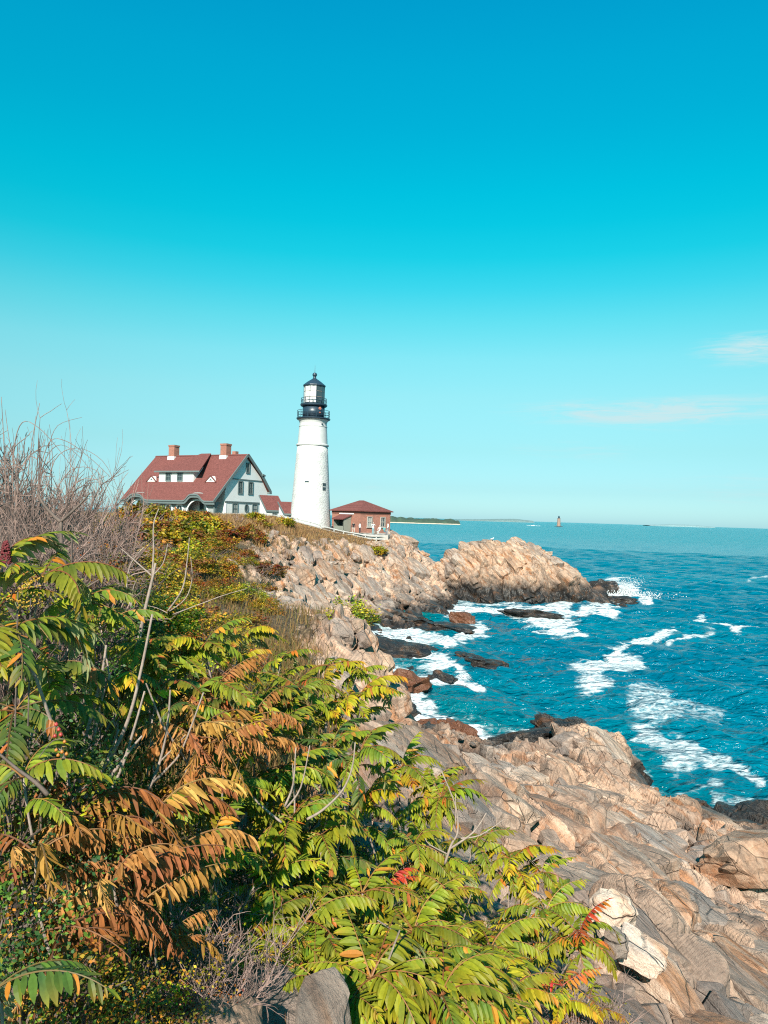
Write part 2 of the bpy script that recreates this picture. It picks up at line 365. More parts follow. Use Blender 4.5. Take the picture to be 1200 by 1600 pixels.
def leaf_mat(name, trans=.28, rough=.42, var=.35, under=None):
    m, t, b = new_mat(name); c = t.add('Attribute', attribute_name='Col').outputs['Color']
    oi = t.add('ObjectInfo').outputs['Random']
    hs = t.add('HueSaturation', {'Hue': t.math('ADD', t.math('MULTIPLY', oi, .05), .475), 'Value': t.math('ADD', t.math('MULTIPLY', oi, var), 1-var/2)})
    t.l.new(c, hs.inputs['Color']); c = t.mix(1, hs.outputs[0], (.98, .92, .75), 'MULTIPLY')
    pos = t.add('NewGeometry')
    n = t.noise(pos.outputs['Position'], 55, 3, .6)
    c = t.mix(.5, c, t.mix(1, c, t.ramp(n, [(.3, .7), (.7, 1.25)]), 'MULTIPLY'))
    if under: c = t.mix(t.math('MULTIPLY', pos.outputs['Backfacing'], .45), c, under)
    t.l.new(c, b.inputs['Base Color']); b.inputs['Roughness'].default_value = rough; b.inputs['Specular IOR Level'].default_value = .22
    tr = t.add('BsdfTranslucent'); t.l.new(t.mix(1, c, (1.1, 1.15, .6), 'MULTIPLY'), tr.inputs[0])
    mx = t.add('MixShader', {0: trans}); t.l.new(b.outputs[0], mx.inputs[1]); t.l.new(tr.outputs[0], mx.inputs[2])
    t.l.new(mx.outputs[0], t.n['Material Output'].inputs[0]); return m
M['leaf'] = leaf_mat('sumac_leaf', .25, .52, under=(.34, .37, .24))
M['dead_leaf'] = leaf_mat('dead_leaf', .18, .7, var=.4)
M['bush_leaf'] = leaf_mat('bush_leaf', .22, .5, var=.5)
M['grass'] = leaf_mat('dry_grass', .2, .7, var=.2)

# ------------------------------------------------------------------ the land
CT = []                                    # x, y, z, soil
def c3(u, v, d, s=0.0): p = P(u, v, d); CT.append((p.x, p.y, p.z, s))
def wl(u, v, z=-.05, s=0.0): p = PW(u, v, z); CT.append((p.x, p.y, p.z, s))
def cw(*pts):
    for p in pts: CT.append(p if len(p) == 4 else (*p, 0.0))
# bank under the photographer
cw((0, 0, 9.3, 1), (-2, 1.5, 9.3, 1), (-4, 4, 9.35, 1), (1.5, 1.5, 8.8, 1), (3, 2, 7.8, .6), (0, 3, 8.62, .8), (-1.5, 3, 8.9, 1), (1.2, 3.6, 8.1, .6),
   (-1.2, 4.6, 8.35, .9), (.3, 5, 7.8, .6), (2, 5, 6.9, .3), (-2.5, 6, 8.55, 1), (.3, 7, 7.2, .35), (2.5, 7, 6.15, .0), (-4.5, 8, 9.1, 1), (-1.5, 9, 7.7, .8), (-3.2, 12, 8.2, 1))
c3(640, 1370, 9, .1); c3(960, 1430, 10.5); c3(1150, 1580, 10.5); c3(1150, 1500, 13); c3(1150, 1400, 17.5); c3(1100, 1310, 22)
c3(1000, 1330, 19); c3(900, 1300, 17.5); c3(830, 1250, 19.5); c3(740, 1205, 18.5); c3(660, 1220, 14, .1); c3(800, 1380, 13); c3(900, 1490, 9.3); c3(800, 1480, 8.2, .2)
c3(700, 1140, 34); c3(830, 1180, 30); c3(900, 1142, 33); c3(960, 1162, 32); c3(985, 1195, 31.2); c3(930, 1230, 27); c3(1000, 1268, 25.5)
for u, v in ((1200, 1303), (1130, 1286), (1060, 1262), (1008, 1252), (760, 1175), (730, 1152), (650, 1126), (628, 1085)): wl(u, v)
for u, v, z in ((850, 1150, -1), (900, 1128, -1.6), (985, 1165, -1.2), (1010, 1210, -.6), (1030, 1230, -.8), (1100, 1240, -1.2), (1200, 1255, -1.4), (800, 1140, -1.0), (700, 1100, -1.0), (670, 1060, -1.0), (650, 1020, -.8), (1150, 1180, -3), (1000, 1100, -3), (850, 1050, -3), (750, 1010, -2.2)):
    q = PW(u, v, 0); cw((q.x, q.y, z))
# promontory in the middle distance and the shrub slope
c3(588, 1015, 27); c3(596, 1120, 25.5); c3(556, 1060, 23, .2); c3(622, 1142, 27); c3(450, 968, 36, .4); c3(540, 985, 31, .5); c3(400, 1010, 21, .9); c3(500, 1010, 25, .5)
c3(350, 960, 26, 1); c3(430, 905, 50, .6); c3(380, 872, 60, .9); c3(300, 860, 44, 1); c3(470, 1080, 16, .7); c3(560, 1150, 16, .2)
cw((2, 33, 1.2), (.3, 38, .9), (-2, 45, 1.2), (-3, 52, 1.0), (-3, 60, .9), (-4.5, 68, 1.2), (2.5, 44, -.7), (2.5, 54, -.8), (1.5, 64, -.8))
cw((-6, 10, 9.4, 1), (-9, 14, 9.8, 1), (-8, 20, 9.5, 1), (-13, 25, 10.1, 1), (-20, 40, 10.3, 1), (-13, 40, 9.5, 1), (-25, 60, 10.4, 1), (-18, 62, 10.2, 1), (-30, 90, 10.4, 1), (-40, 110, 10.3, 1),
   (-60, 140, 10.2, 1), (-36, 140, 10.2, 1), (-24, 125, 10.2, 1), (-18, 130, 10.2, 1), (-12, 119, 9.2, 1), (-4, 118, 8.6, .8), (0, 113, 8.3, .4), (-20, 100, 10.1, 1), (-10, 5, 9.7, 1), (-20, 10, 10, 1), (-30, 30, 10.3, 1), (-50, 60, 10.3, 1))
c3(380, 813, 88, 1); c3(330, 815, 80, 1); c3(260, 818, 65, 1)
# headland
c3(430, 815, 93, 1); c3(500, 837, 99, .8); c3(560, 848, 103, .6); c3(605, 851, 106, .2); c3(620, 838, 111); c3(625, 846, 109); c3(640, 850, 112); c3(420, 850, 80, .45); c3(450, 900, 73, .1); c3(480, 935, 70); c3(520, 962, 72); c3(560, 900, 90, 0)
c3(500, 880, 86, .15); c3(560, 950, 81); c3(610, 880, 100); c3(655, 872, 110); c3(640, 910, 98); c3(690, 918, 102); c3(690, 892, 116); c3(705, 905, 116)
for u, v in ((590, 982), (640, 978), (695, 955), (713, 925)): wl(u, v, .1)
cw((14, 112, -1.2), (11, 100, -1), (7, 84, -1), (15, 126, -1.5), (8, 124, 3.0), (9, 134, -1), (2, 136, 3), (-5, 150, 3), (-2, 160, -2), (-30, 172, 5), (-60, 185, 5), (10, 150, -3), (20, 100, -3), (40, 110, -4), (40, 60, -4), (30, 35, -4), (20, 140, -4))
# right and behind, outside the picture
cw((8, 4, 4.9), (12, 8, 3.9), (14, 14, 2.5), (17, 20, .6), (22, 15, .3), (30, 5, -1.5), (20, 0, 2.5), (10, -8, 6, .5), (0, -12, 9.6, 1), (-15, -8, 10, 1), (26, 22, -2), (40, 10, -4), (40, -20, -3), (0, -40, 10, 1), (-40, -20, 10, 1))
CT = np.array(CT, np.float64)
def _warp(xy):
    r = np.linalg.norm(xy, axis=1, keepdims=True)+1e-9; return xy*np.log1p(r/6.0)/r
def _tps(A, B):
    d2 = ((A[:, None, :]-B[None])**2).sum(2); return .5*d2*np.log(d2+1e-12)
_cx = _warp(CT[:, :2]); _n = len(CT)
_K = _tps(_cx, _cx) + np.eye(_n)*2e-4; _Pm = np.hstack([np.ones((_n, 1)), _cx])
_A = np.block([[_K, _Pm], [_Pm.T, np.zeros((3, 3))]])
_W = np.linalg.solve(_A, np.vstack([CT[:, 2:4], np.zeros((3, 2))]))
def land(xy):
    """height and soil share of the ground at points (n, 2)"""
    xy = np.asarray(xy, np.float64); out = np.empty((len(xy), 2))
    for i in range(0, len(xy), 40000):
        q = _warp(xy[i:i+40000]); out[i:i+40000] = _tps(q, _cx) @ _W[:_n] + np.hstack([np.ones((len(q), 1)), q]) @ _W[_n:]
    z = np.clip(out[:, 0], -4, 11.2); return z, np.clip(out[:, 1], 0, 1)
def gz(x, y): return float(land([(x, y)])[0][0])

def polar_grid(th, rr):
    T, R = np.meshgrid(th, rr); return np.stack([R*np.sin(T), R*np.cos(T)], 2).reshape(-1, 2)
def grid_quads(nr, nc, wrap=False):
    i = np.arange(nr-1)[:, None]; j = np.arange(nc if wrap else nc-1)[None]; j2 = (j+1) % nc
    return np.stack([i*nc+j, i*nc+j2, (i+1)*nc+j2, (i+1)*nc+j], 2).reshape(-1, 4)
D = math.radians
th = np.concatenate([np.arange(-180, -60, 6), np.arange(-60, -14, .5), np.arange(-14, 0, .16), np.arange(0, 33, .092), np.arange(33, 34, .25), np.arange(34, 60, .5), np.arange(60, 180, 6)])*math.pi/180
rr = np.concatenate([np.geomspace(.5, 3, 60, endpoint=False), np.geomspace(3, 9, 170, endpoint=False), np.geomspace(9, 34, 430, endpoint=False), np.geomspace(34, 125, 330, endpoint=False), np.geomspace(125, 190, 30)])
XY = polar_grid(th, rr); Q = grid_quads(len(rr), len(th), True)
Z, S = land(XY)
keep = (Z[Q].max(1) > -1.3)
used = np.zeros(len(XY), bool); used[Q[keep].ravel()] = True
idx = np.cumsum(used)-1; Q = idx[Q[keep]]; XY = XY[used]; Z = Z[used]; S = S[used]
p3 = np.column_stack([XY, Z])
# slope normals of the base surface
e = .05 + .004*np.linalg.norm(XY, axis=1)
zx = (land(XY+np.column_stack([e, 0*e]))[0]-Z)/e; zy = (land(XY+np.column_stack([0*e, e]))[0]-Z)/e
N = np.column_stack([-zx, -zy, np.ones(len(Z))]); N /= np.linalg.norm(N, axis=1, keepdims=True)
S = np.clip(S + .35*fbm(p3*.35, 4, 3), 0, 1)
rockm = 1-sstep(.45, .75, S)
disp = np.zeros(len(p3)); act = (rockm > .02) & (np.abs(np.arctan2(XY[:, 0], XY[:, 1])) < 1.1)
dist = np.linalg.norm(XY, axis=1)
disp[act] = rock_disp(p3[act], 1.0, True, .95)
far = sstep(45, 75, dist)
if (act & (far > 0)).any():
    k = act & (far > 0); disp[k] = disp[k]*(1-far[k]*.4) + far[k]*rock_disp(p3[k]+31.7, 1.7, True)*.55
flat = np.exp(-(((XY[:, 0]+6)/9)**2 + ((XY[:, 1]-114)/7)**2))
disp = disp*rockm*(1-flat) + (1-rockm)*.10*fbm(p3*1.1, 4, 9)
near_cam = sstep(1.0, 4.0, dist); disp *= near_cam
p3 = p3 + N*disp[:, None]
print('ground quads', len(Q)); gme = mesh_np('ground', p3, Q); attr_f(gme, 'soil', S)
ground = tag(link('ground', gme, M['ground']), kind='structure')
ground['label'] = 'rocky headland and shrub covered bank sloping to the sea'

# ------------------------------------------------------------------ rock island beyond the headland
def heightfield_rock(name, cx, cy, ax, ay, h, rotz, m, step, big=1.0, seed=0, amp=1.0, spine=None, sink=1.2):
    nx, ny = int(2.3*ax/step), int(2.3*ay/step)
    gx, gy = np.meshgrid(np.linspace(-1.15, 1.15, nx), np.linspace(-1.15, 1.15, ny)); g = np.stack([gx.ravel(), gy.ravel()], 1)
    lx, ly = g[:, 0]*ax, g[:, 1]*ay; c, s = math.cos(rotz), math.sin(rotz)
    wx, wy = cx+lx*c-ly*s, cy+lx*s+ly*c
    p0 = np.column_stack([wx, wy, 0*wx])
    rad = np.sqrt(g[:, 0]**2+g[:, 1]**2)*(1+.16*fbm(p0*(1.7/ax)+seed, 3, seed+2))
    prof = spine(g[:, 0]) if spine else 1.0
    z = h*prof*np.clip(1-rad**3.0, -.8, 1)
    p = np.column_stack([wx, wy, z])
    zz = z.reshape(ny, nx); dzy, dzx = np.gradient(zz, 2.3*ay/ny, 2.3*ax/nx)
    nl = np.column_stack([-dzx.ravel(), -dzy.ravel(), np.ones(nx*ny)]); nl /= np.linalg.norm(nl, axis=1, keepdims=True)
    n = np.column_stack([nl[:, 0]*c-nl[:, 1]*s, nl[:, 0]*s+nl[:, 1]*c, nl[:, 2]])
    p = p + n*(rock_disp(p+seed*13.1, big)*amp)[:, None]
    q = grid_quads(ny, nx); q = q[p[:, 2][q].max(1) > -sink]
    u = np.zeros(len(p), bool); u[q.ravel()] = True; ix = np.cumsum(u)-1
    return link(name, mesh_np(name, p[u]-np.array([cx, cy, 0]), ix[q]), m, loc=(cx, cy, 0))
def isl_spine(x):                          # high at the headland end, falling to the east in shoulders
    return np.interp(x, [-1.2, -.95, -.72, -.5, -.2, .1, .22, .42, .55, .68, .8, 1.2], [.86, .98, 1.02, 1.0, .97, .93, .84, .74, .72, .58, .42, .3])
isl = heightfield_rock('rock_island', 19.4, 109.8, 14.0, 8.6, 8.2, D(-4), M['islet'], .11, 1.6, 4, .56, isl_spine)
tag(isl, 'large pale rock islet with dark wet foot beyond the cove', 'rock')

# ------------------------------------------------------------------ the sea
def foam_field(xy, z_land):
    """share of foam on the water: surf round the rocks and drifting rafts out in the bay"""
    n3 = np.column_stack([xy, np.zeros(len(xy))])
    r = np.linalg.norm(xy, axis=1)
    f = .92*np.exp(-((z_land+.25)/.55)**2)*(.45+.75*fbm(n3*.11, 3, 61))
    def seg(pts, wid, amp):
        nonlocal f
        # pts: photograph pixels on the water; widths in pixels; measured on the sea plane, in log-polar so that far is scaled
        W = [PW(u, v) for u, v in pts]
        L = np.array([(math.atan2(p.x, p.y), math.log(math.hypot(p.x, p.y))) for p in W])
        A = np.column_stack([np.arctan2(xy[:, 0], xy[:, 1]), np.log(r+1e-6)])
        dm = np.full(len(xy), 99.)
        for i in range(len(L)-1):
            a, b = L[i], L[i+1]; ab = b-a; t = np.clip(((A-a)@ab)/(ab@ab), 0, 1)
            wd = wid[i]*(1-t)+wid[i+1]*t; q = A-(a+t[:, None]*ab)
            # across: 1 px = 1/F rad; along the view: 1 px = r/(F*EYE) in log r
            d = np.sqrt((q[:, 0]*F)**2+(q[:, 1]*F*EYE/np.exp(a[1]+t*ab[1]))**2)/wd
            dm = np.minimum(dm, d)
        wob = .50*fbm(n3*.16, 3, 71)+.42*fbm(n3*np.array([.45, 1.1, 1]), 5, 72, .6)
        f = np.maximum(f, amp*(1-sstep(.45, 1.25, dm+wob)))
    seg([(925, 1040), (985, 1040)], [26, 20], .76); seg([(960, 1022), (1005, 1005), (1045, 988)], [14, 12, 12], .84)
    seg([(1045, 1000), (1110, 992)], [7, 8], .8); seg([(1095, 972), (1150, 982), (1260, 984)], [7, 8, 9], .85)
    seg([(1000, 1085), (1020, 1105), (1030, 1130)], [14, 26, 20], .56); seg([(1010, 1150), (1060, 1170), (1120, 1195), (1190, 1225)], [24, 28, 18, 9], .66)
    seg([(1020, 1100), (1120, 1112)], [16, 10], .45); seg([(1120, 1250), (1200, 1262)], [16, 18], .55); seg([(1060, 1235), (1120, 1225)], [10, 12], .5)
    seg([(1170, 905), (1280, 893)], [4, 5], .6); seg([(1040, 915), (1110, 912)], [2.5, 3], .4); seg([(960, 1120), (900, 1128)], [6, 6], .35)
    seg([(720, 955), (800, 955), (880, 960), (945, 950)], [22, 18, 26, 22], .96); seg([(850, 968), (950, 962)], [14, 18], .98); seg([(930, 945), (975, 928), (1010, 935)], [12, 18, 8], .96)
    seg([(930, 912), (960, 910), (985, 915)], [8, 10, 8], .8)
    seg([(585, 1000), (640, 992), (700, 1002), (750, 985)], [24, 22, 20, 14], .97); seg([(650, 1020), (690, 1032), (725, 1050)], [26, 28, 18], .95); seg([(640, 990), (665, 1020)], [20, 24], .95); seg([(600, 1060), (700, 1062)], [12, 10], .72)
    seg([(695, 1062), (740, 1068)], [20, 14], .88); seg([(640, 1100), (668, 1118), (695, 1130)], [20, 22, 18], .97); seg([(735, 1150), (770, 1160), (840, 1150)], [16, 14, 8], .93)
    seg([(715, 960), (740, 975)], [26, 20], .62); seg([(640, 1110), (650, 1128)], [10, 8], .9)
    return np.clip(f, 0, 1)
def waves(xy):
    r = np.linalg.norm(xy, axis=1); z = np.zeros(len(xy)); st = np.random.RandomState(5)
    px = np.maximum(r*.0042, .02)
    for L0, amp, nw in ((16, .065, 4), (8, .05, 6), (4.2, .046, 8), (2.2, .032, 10), (1.15, .018, 12), (.62, .009, 10)):
        for k in range(nw):
            L = L0*st.uniform(.72, 1.35); a = st.normal(-2.15, .55); ph = st.uniform(0, 6.28); kk = 2*math.pi/L
            arg = kk*(xy[:, 0]*math.cos(a)+xy[:, 1]*math.sin(a)) + ph
            at = np.clip(L/(px*3.0)-.7, 0, 1)*np.clip(1.6-r/(L*140), .35, 1)
            s = np.sin(arg); z += amp*3.1/math.sqrt(nw)*at*(s + .28*np.cos(2*arg))
    return z
th = np.concatenate([np.arange(-180, -40, 5), np.arange(-40, -3, 1.0), np.arange(-3, 33, .125), np.arange(33, 60, 1.0), np.arange(60, 180, 5)])*math.pi/180
rr = np.concatenate([np.linspace(6, 20, 12, endpoint=False), np.geomspace(20, 330, 800, endpoint=False), np.geomspace(330, 60000, 110)])
XY = polar_grid(th, rr); ZL, _ = land(XY); ZL[np.linalg.norm(XY, axis=1) > 165] = -4
# surf also gathers round the islet and the outlying rocks
SEA_ROCKS = []
def near_rock(xy, cx, cy, ax, ay):
    d = np.sqrt(((xy[:, 0]-cx)/ax)**2+((xy[:, 1]-cy)/ay)**2); return d
di = near_rock(XY, 19.4, 109.8, 15.2, 9.2)
FO = foam_field(XY, ZL)
n3 = np.column_stack([XY, 0*ZL])
FO = np.maximum(FO, .9*np.exp(-((di-1.0)/.11)**2)*(.5+.6*fbm(n3*.13, 3, 62)))
ZW = waves(XY)
calm = 1-.55*np.clip(FO, 0, 1)
tex = fbm(n3*1.3, 4, 90)
ZW = ZW*calm + .16*sstep(.55, .95, FO)*np.clip(.4+tex, 0, 2)*(np.linalg.norm(XY, axis=1) < 140)
Vs = np.column_stack([XY, ZW])
Qs = grid_quads(len(rr), len(th), True)
sme = mesh_np('sea', Vs, Qs, True); attr_f(sme, 'foam', FO); attr_f(sme, 'open_sea', sstep(60, 700, np.linalg.norm(XY, axis=1))); attr_f(sme, 'shallow', np.exp(-np.clip(-ZL, 0, 9)/1.3)*sstep(160, 60, np.linalg.norm(XY, axis=1)) if False else np.exp(-np.clip(-ZL, 0, 9)/1.25)*(1-sstep(70, 150, np.linalg.norm(XY, axis=1))))
def sea_mat():
    m, t, b = new_mat('sea_water'); pos = t.add('NewGeometry').outputs['Position']
    fo = t.add('Attribute', attribute_name='foam').outputs['Fac']; sh = t.add('Attribute', attribute_name='shallow').outputs['Fac']
    deepv = t.ramp(t.noise(t.mapping(pos, (.012, .035, 1)), 1.0, 4, .6), [(.35, (.000, .070, .125)), (.7, (.000, .120, .175))])
    deepv = t.mix(t.add('Attribute', attribute_name='open_sea').outputs['Fac'], deepv, (.000, .142, .182))
    c = t.mix(t.math('MULTIPLY', sh, .9, clamp=True), deepv, (.000, .088, .080))
    # lace of bubbles
    wv = t.noise(pos, .9, 4, .6, out=1); warp = t.add('VectorMath', {0: pos, 1: t.add('VectorMath', {0: wv, 'Scale': .9}, operation='SCALE').outputs[0]}, operation='ADD').outputs[0]
    vo = t.add('TexVoronoi', {'Scale': 1.5}, feature='DISTANCE_TO_EDGE'); t.l.new(warp, vo.inputs['Vector'])
    lace = t.ramp(vo.outputs['Distance'], [(0, 1), (.22, 0)], 'EASE')
    fine = t.noise(pos, 3.4, 8, .68, .6); brd = t.noise(t.mapping(pos, (.28, 1.0, .5), (0, 0, .25)), 1.0, 7, .66, .6)
    tx = t.math('ADD', t.math('MULTIPLY', fine, 1.05), t.math('ADD', t.math('MULTIPLY', lace, .30), t.math('MULTIPLY', brd, .75)))
    k = t.math('ADD', t.math('MULTIPLY', fo, 1.15), t.math('SUBTRACT', tx, 1.36))
    mask = t.ramp(t.math('ADD', k, .5), [(.50, 0), (.98, 1)])
    thick = t.ramp(fo, [(.35, .40), (.85, 1)])
    mask = t.math('MULTIPLY', mask, thick)
    c = t.mix(t.math('MULTIPLY', t.math('MULTIPLY', fo, fo), .30), c, (.07, .28, .31))
    fc = t.ramp(fine, [(.3, (.34, .41, .43)), (.6, (.55, .56, .56))])
    t.l.new(t.mix(mask, c, fc), b.inputs['Base Color'])
    op = t.add('Attribute', attribute_name='open_sea').outputs['Fac']
    t.l.new(t.math('ADD', t.math('MULTIPLY', mask, .6), t.math('ADD', t.math('MULTIPLY', op, .12), .10)), b.inputs['Roughness'])
    b.inputs['IOR'].default_value = 1.33
    h1 = t.noise(t.mapping(pos, (.62, 1.25, 1), (0, 0, .35)), 1.0, 3, .55, .3)
    h2 = t.noise(t.mapping(pos, (.16, .34, 1), (0, 0, .25)), 1.0, 5, .6, .2)
    h3 = t.noise(t.mapping(pos, (2.6, 4.2, 1), (0, 0, .3)), 1.0, 4, .6, .3)
    hh = t.math('ADD', t.math('MULTIPLY', h3, .05), t.math('ADD', t.math('MULTIPLY', h1, .70), t.math('MULTIPLY', h2, 1.1)))
    h4 = t.noise(t.mapping(pos, (.05, .085, 1), (0, 0, .2)), 1.0, 4, .6, .2)
    hh = t.math('ADD', hh, t.math('MULTIPLY', h4, t.math('MULTIPLY', op, 5.0)))
    n1 = t.bump(hh, 1.0, 1.0)
    n2 = t.bump(t.math('MULTIPLY', mask, fine), .6, .12, n1)
    t.l.new(n2, b.inputs['Normal'])
    return m
M['sea'] = sea_mat()
sea = tag(link('sea', sme, M['sea']), 'blue green sea with foam running to the horizon', kind='structure')
# ------------------------------------------------------------------ keeper's house
def obox(mb, c, ax, ay, az, hx, hy, hz):   # box by centre, axes, half sizes
    c, ax, ay, az = Vector(c), Vector(ax)*hx, Vector(ay)*hy, Vector(az)*hz
    return mb.add([c+i*ax+j*ay+k*az for k in (-1, 1) for j in (-1, 1) for i in (-1, 1)], [(0, 2, 3, 1), (4, 5, 7, 6), (0, 1, 5, 4), (2, 6, 7, 3), (0, 4, 6, 2), (1, 3, 7, 5)])
def ring(mb, c, ax, ay, az, ra, rb, ri, ro, d, n=20, a0=0.0, a1=2*math.pi):
    """flat elliptical ring: axes ax, ay in its plane, az out; ri, ro inner and outer factor"""
    c, ax, ay, az = Vector(c), Vector(ax), Vector(ay), Vector(az); V, Fs = [], []
    for i in range(n+1):
        t = a0+(a1-a0)*i/n; q = ax*(ra*math.cos(t))+ay*(rb*math.sin(t))
        V += [c+q*ri, c+q*ro, c+q*ro+az*d, c+q*ri+az*d]
    for i in range(n):
        for k in range(4): Fs.append((4*i+k, 4*i+(k+1) % 4, 4*i+4+(k+1) % 4, 4*i+4+k))
    return mb.add(V, Fs)
def disc(mb, c, ax, ay, ra, rb, n=20):
    c, ax, ay = Vector(c), Vector(ax), Vector(ay)
    return mb.add([c+ax*(ra*math.cos(2*math.pi*i/n))+ay*(rb*math.sin(2*math.pi*i/n)) for i in range(n)], [tuple(range(n))])
def sash_window(parent, c, right, out, wd, ht, frame, pane, fw=.14, mull=True, name='window'):
    """frame as the part, panes and bars as its sub-parts; out = direction the window faces"""
    c, r, o = Vector(c), Vector(right).normalized(), Vector(out).normalized(); z = Vector((0, 0, 1)); f = MB()
    for s in (-1, 1):
        obox(f, c+r*s*(wd/2-fw/2)+o*.05, r, o, z, fw/2, .09, ht/2)
        obox(f, c+z*s*(ht/2-fw/2)+o*.05, r, o, z, wd/2-fw-.003, .085, fw/2)
    obox(f, c+o*.03, r, o, z, wd/2-fw-.004, .05, .05)
    win = f.build(name, frame, parent)
    for s in (-1, 1):
        p = MB(); obox(p, c+z*s*(ht/4-fw/4)+o*.0, r, o, z, wd/2-fw-.01, .012, ht/4-fw/2-.01); p.build('pane', pane, win)
    if mull:
        b = MB(); obox(b, c+o*.03, r, o, z, .03, .03, ht/2-fw-.006); b.build('mullion', frame, win)
    return win

HW = empty('keepers_house', (-24.44, 135.0, 10.2), math.radians(-30))
tag(HW, 'white house with big red shingle roof, dormer and two brick chimneys', 'house')
RH, RF, RE, LL = 11.16, -8.4, 5.9, -22.9     # ridge height, front eave y, rear eave y, left end x
ZF = 2.57
slope = (RH-ZF)/(-RF)
def roof_z(y): return RH+slope*y if y < 0 else RH-(RH-4.9)/RE*y
# front roof slope with the two eyebrow swells over the porch arches
nx_, ny_ = 94, 26
V, Fs = [], []
swell = lambda x: 1.05*math.exp(-((x+18.9)/2.0)**4)+1.15*math.exp(-((x+4.7)/1.75)**4)
TH = .22
for side in (0, 1):
    for j in range(ny_+1):
        for i in range(nx_+1):
            x = LL+.0+(0-LL)*i/nx_; t = j/ny_; y = RF*t
            x -= 0 if i else (.0 if t < .5 else -.25*(t-.5))
            z = roof_z(y)+swell(x)*max(0, (t-.80)/.20)**1.6
            V.append((x, y, z-side*TH))
o2 = (nx_+1)*(ny_+1)
for j in range(ny_):
    for i in range(nx_):
        a = j*(nx_+1)+i; Fs += [(a, a+nx_+1, a+nx_+2, a+1), (o2+a, o2+a+1, o2+a+nx_+2, o2+a+nx_+1)]
for i in range(nx_):
    a = ny_*(nx_+1)+i; Fs.append((a, o2+a, o2+a+1, a+1))
for j in range(ny_):
    a = j*(nx_+1); b = a+nx_; Fs += [(a, o2+a, o2+a+nx_+1, a+nx_+1), (b, b+nx_+1, o2+b+nx_+1, o2+b)]
mb = MB(); mb.add(V, Fs)
# rear slope, broken in two pitches
mb.prism([(LL, 0, RH), (LL, 4.3, 7.6), (LL, 6.6, 4.9), (LL, 6.6, 4.7), (LL, 4.3, 7.35), (LL, 0.0, RH-TH)], (1, 0, 0), -LL)
hroof = mb.build('roof', M['roof'], HW)
rg = MB(); rg.prism([(LL-.1, -.22, RH-.12), (LL-.1, 0, RH+.08), (LL-.1, .22, RH-.14)], (1, 0, 0), -LL+.2); rg.build('ridge_cap', M['roof'], hroof)
# walls
gx = -.5
def gable_poly(x): return [(x, -5.0, 0), (x, 6.3, 0), (x, 6.3, 4.7), (x, 4.2, 7.3), (x, .0, RH-.45), (x, -5.0, roof_z(-5.0)-.4)]
mb = MB(); mb.prism(gable_poly(gx), (-1, 0, 0), .25); mb.build('gable_wall', M['white'], HW)
mb = MB(); mb.prism(gable_poly(LL+.8), (1, 0, 0), .25); mb.build('gable_wall', M['white'], HW)
mb = MB(); mb.box(LL+1.06, gx-.26, 6.05, 6.3, 0, 4.6); mb.build('rear_wall', M['white'], HW)
mb = MB(); mb.box(LL+1.06, gx-.02, -5.2, -5.003, 0, 4.6); mb.build('inner_wall', M['white'], HW)
mb = MB(); mb.box(LL+.6, gx, -8.0, -5.22, -.3, .12); mb.build('porch_floor', M['concrete'], HW)
# front wall with the two porch arches cut out
fy = -7.4
def arch_wall(x0, x1, arches, zt, n=18):
    top, bot = [], []
    xs = sorted(set([x0, x1] + [a+(b-a)*i/n for a, b, h in arches for i in range(n+1)]))
    mbw = MB()
    def low(x):
        for a, b, h in arches:
            if a < x < b: t = (x-(a+b)/2)/((b-a)/2); return h*math.sqrt(max(0, 1-t*t))
        return 0.0
    for xa, xb in zip(xs[:-1], xs[1:]):
        za, zb = low(xa+1e-4), low(xb-1e-4)
        ta, tb = zt+swell(xa)*.9, zt+swell(xb)*.9
        pts = [(xa, fy, za), (xb, fy, zb), (xb, fy, tb), (xa, fy, ta)]
        mbw.add(pts+[(p[0], fy+.2, p[2]) for p in pts], [(0, 1, 2, 3), (7, 6, 5, 4), (0, 4, 5, 1), (3, 2, 6, 7)])
    return mbw
arch_wall(-22.6, -1.0, [(-21.6, -16.1, 2.55), (-7.1, -2.2, 2.62)], 3.0).build('front_wall', M['greywall'], HW)
for cx_, hw_, ht_ in ((-18.85, 2.75, 2.55), (-4.65, 2.45, 2.62)):
    mb = MB(); ring(mb, (cx_, fy-.002, 0), (1, 0, 0), (0, 0, 1), (0, -1, 0), hw_, ht_, 1.0, 1.09, .12, 24, 0, math.pi); mb.build('arch_trim', M['white'], HW)
# eave fascia following the swells
mb = MB(); V, Fs = [], []; n = 120
for i in range(n+1):
    x = LL+(0-LL)*i/n; z = ZF+swell(x)
    V += [(x, RF-.06, z-.20), (x, RF-.06, z+.04), (x, RF+.06, z-.20), (x, RF+.12, z-.62), (x, RF+.32, z-.62)]
for i in range(n):
    a = i*5
    for k in range(4): Fs.append((a+k, a+k+1, a+6+k, a+5+k))
mb.add(V, Fs); mb.build('eave_fascia', M['trim'], HW)
mb = MB(); mb.bar((0, RF-.05, ZF-.09), (0, 0, RH-.07), .14, .42, (0, 0, 1)); mb.build('rake_board', M['trim'], HW)
mb = MB(); mb.bar((-.02, .05, RH-.09), (-.02, 4.3, 7.4), .16, .5, (0, 0, 1)); mb.bar((-.02, 4.3, 7.4), (-.02, 6.75, 4.7), .16, .5, (0, 0, 1)); mb.build('rake_board', M['trim'], HW)
mb = MB(); mb.bar((-.02, 3.95, 7.78), (-.02, 4.75, 7.62), .5, .3); mb.build('rake_return', M['trim'], HW)
mb = MB(); mb.box(-1.0, .05, 6.25, 6.95, 4.35, 4.72); mb.build('rake_return', M['trim'], HW)
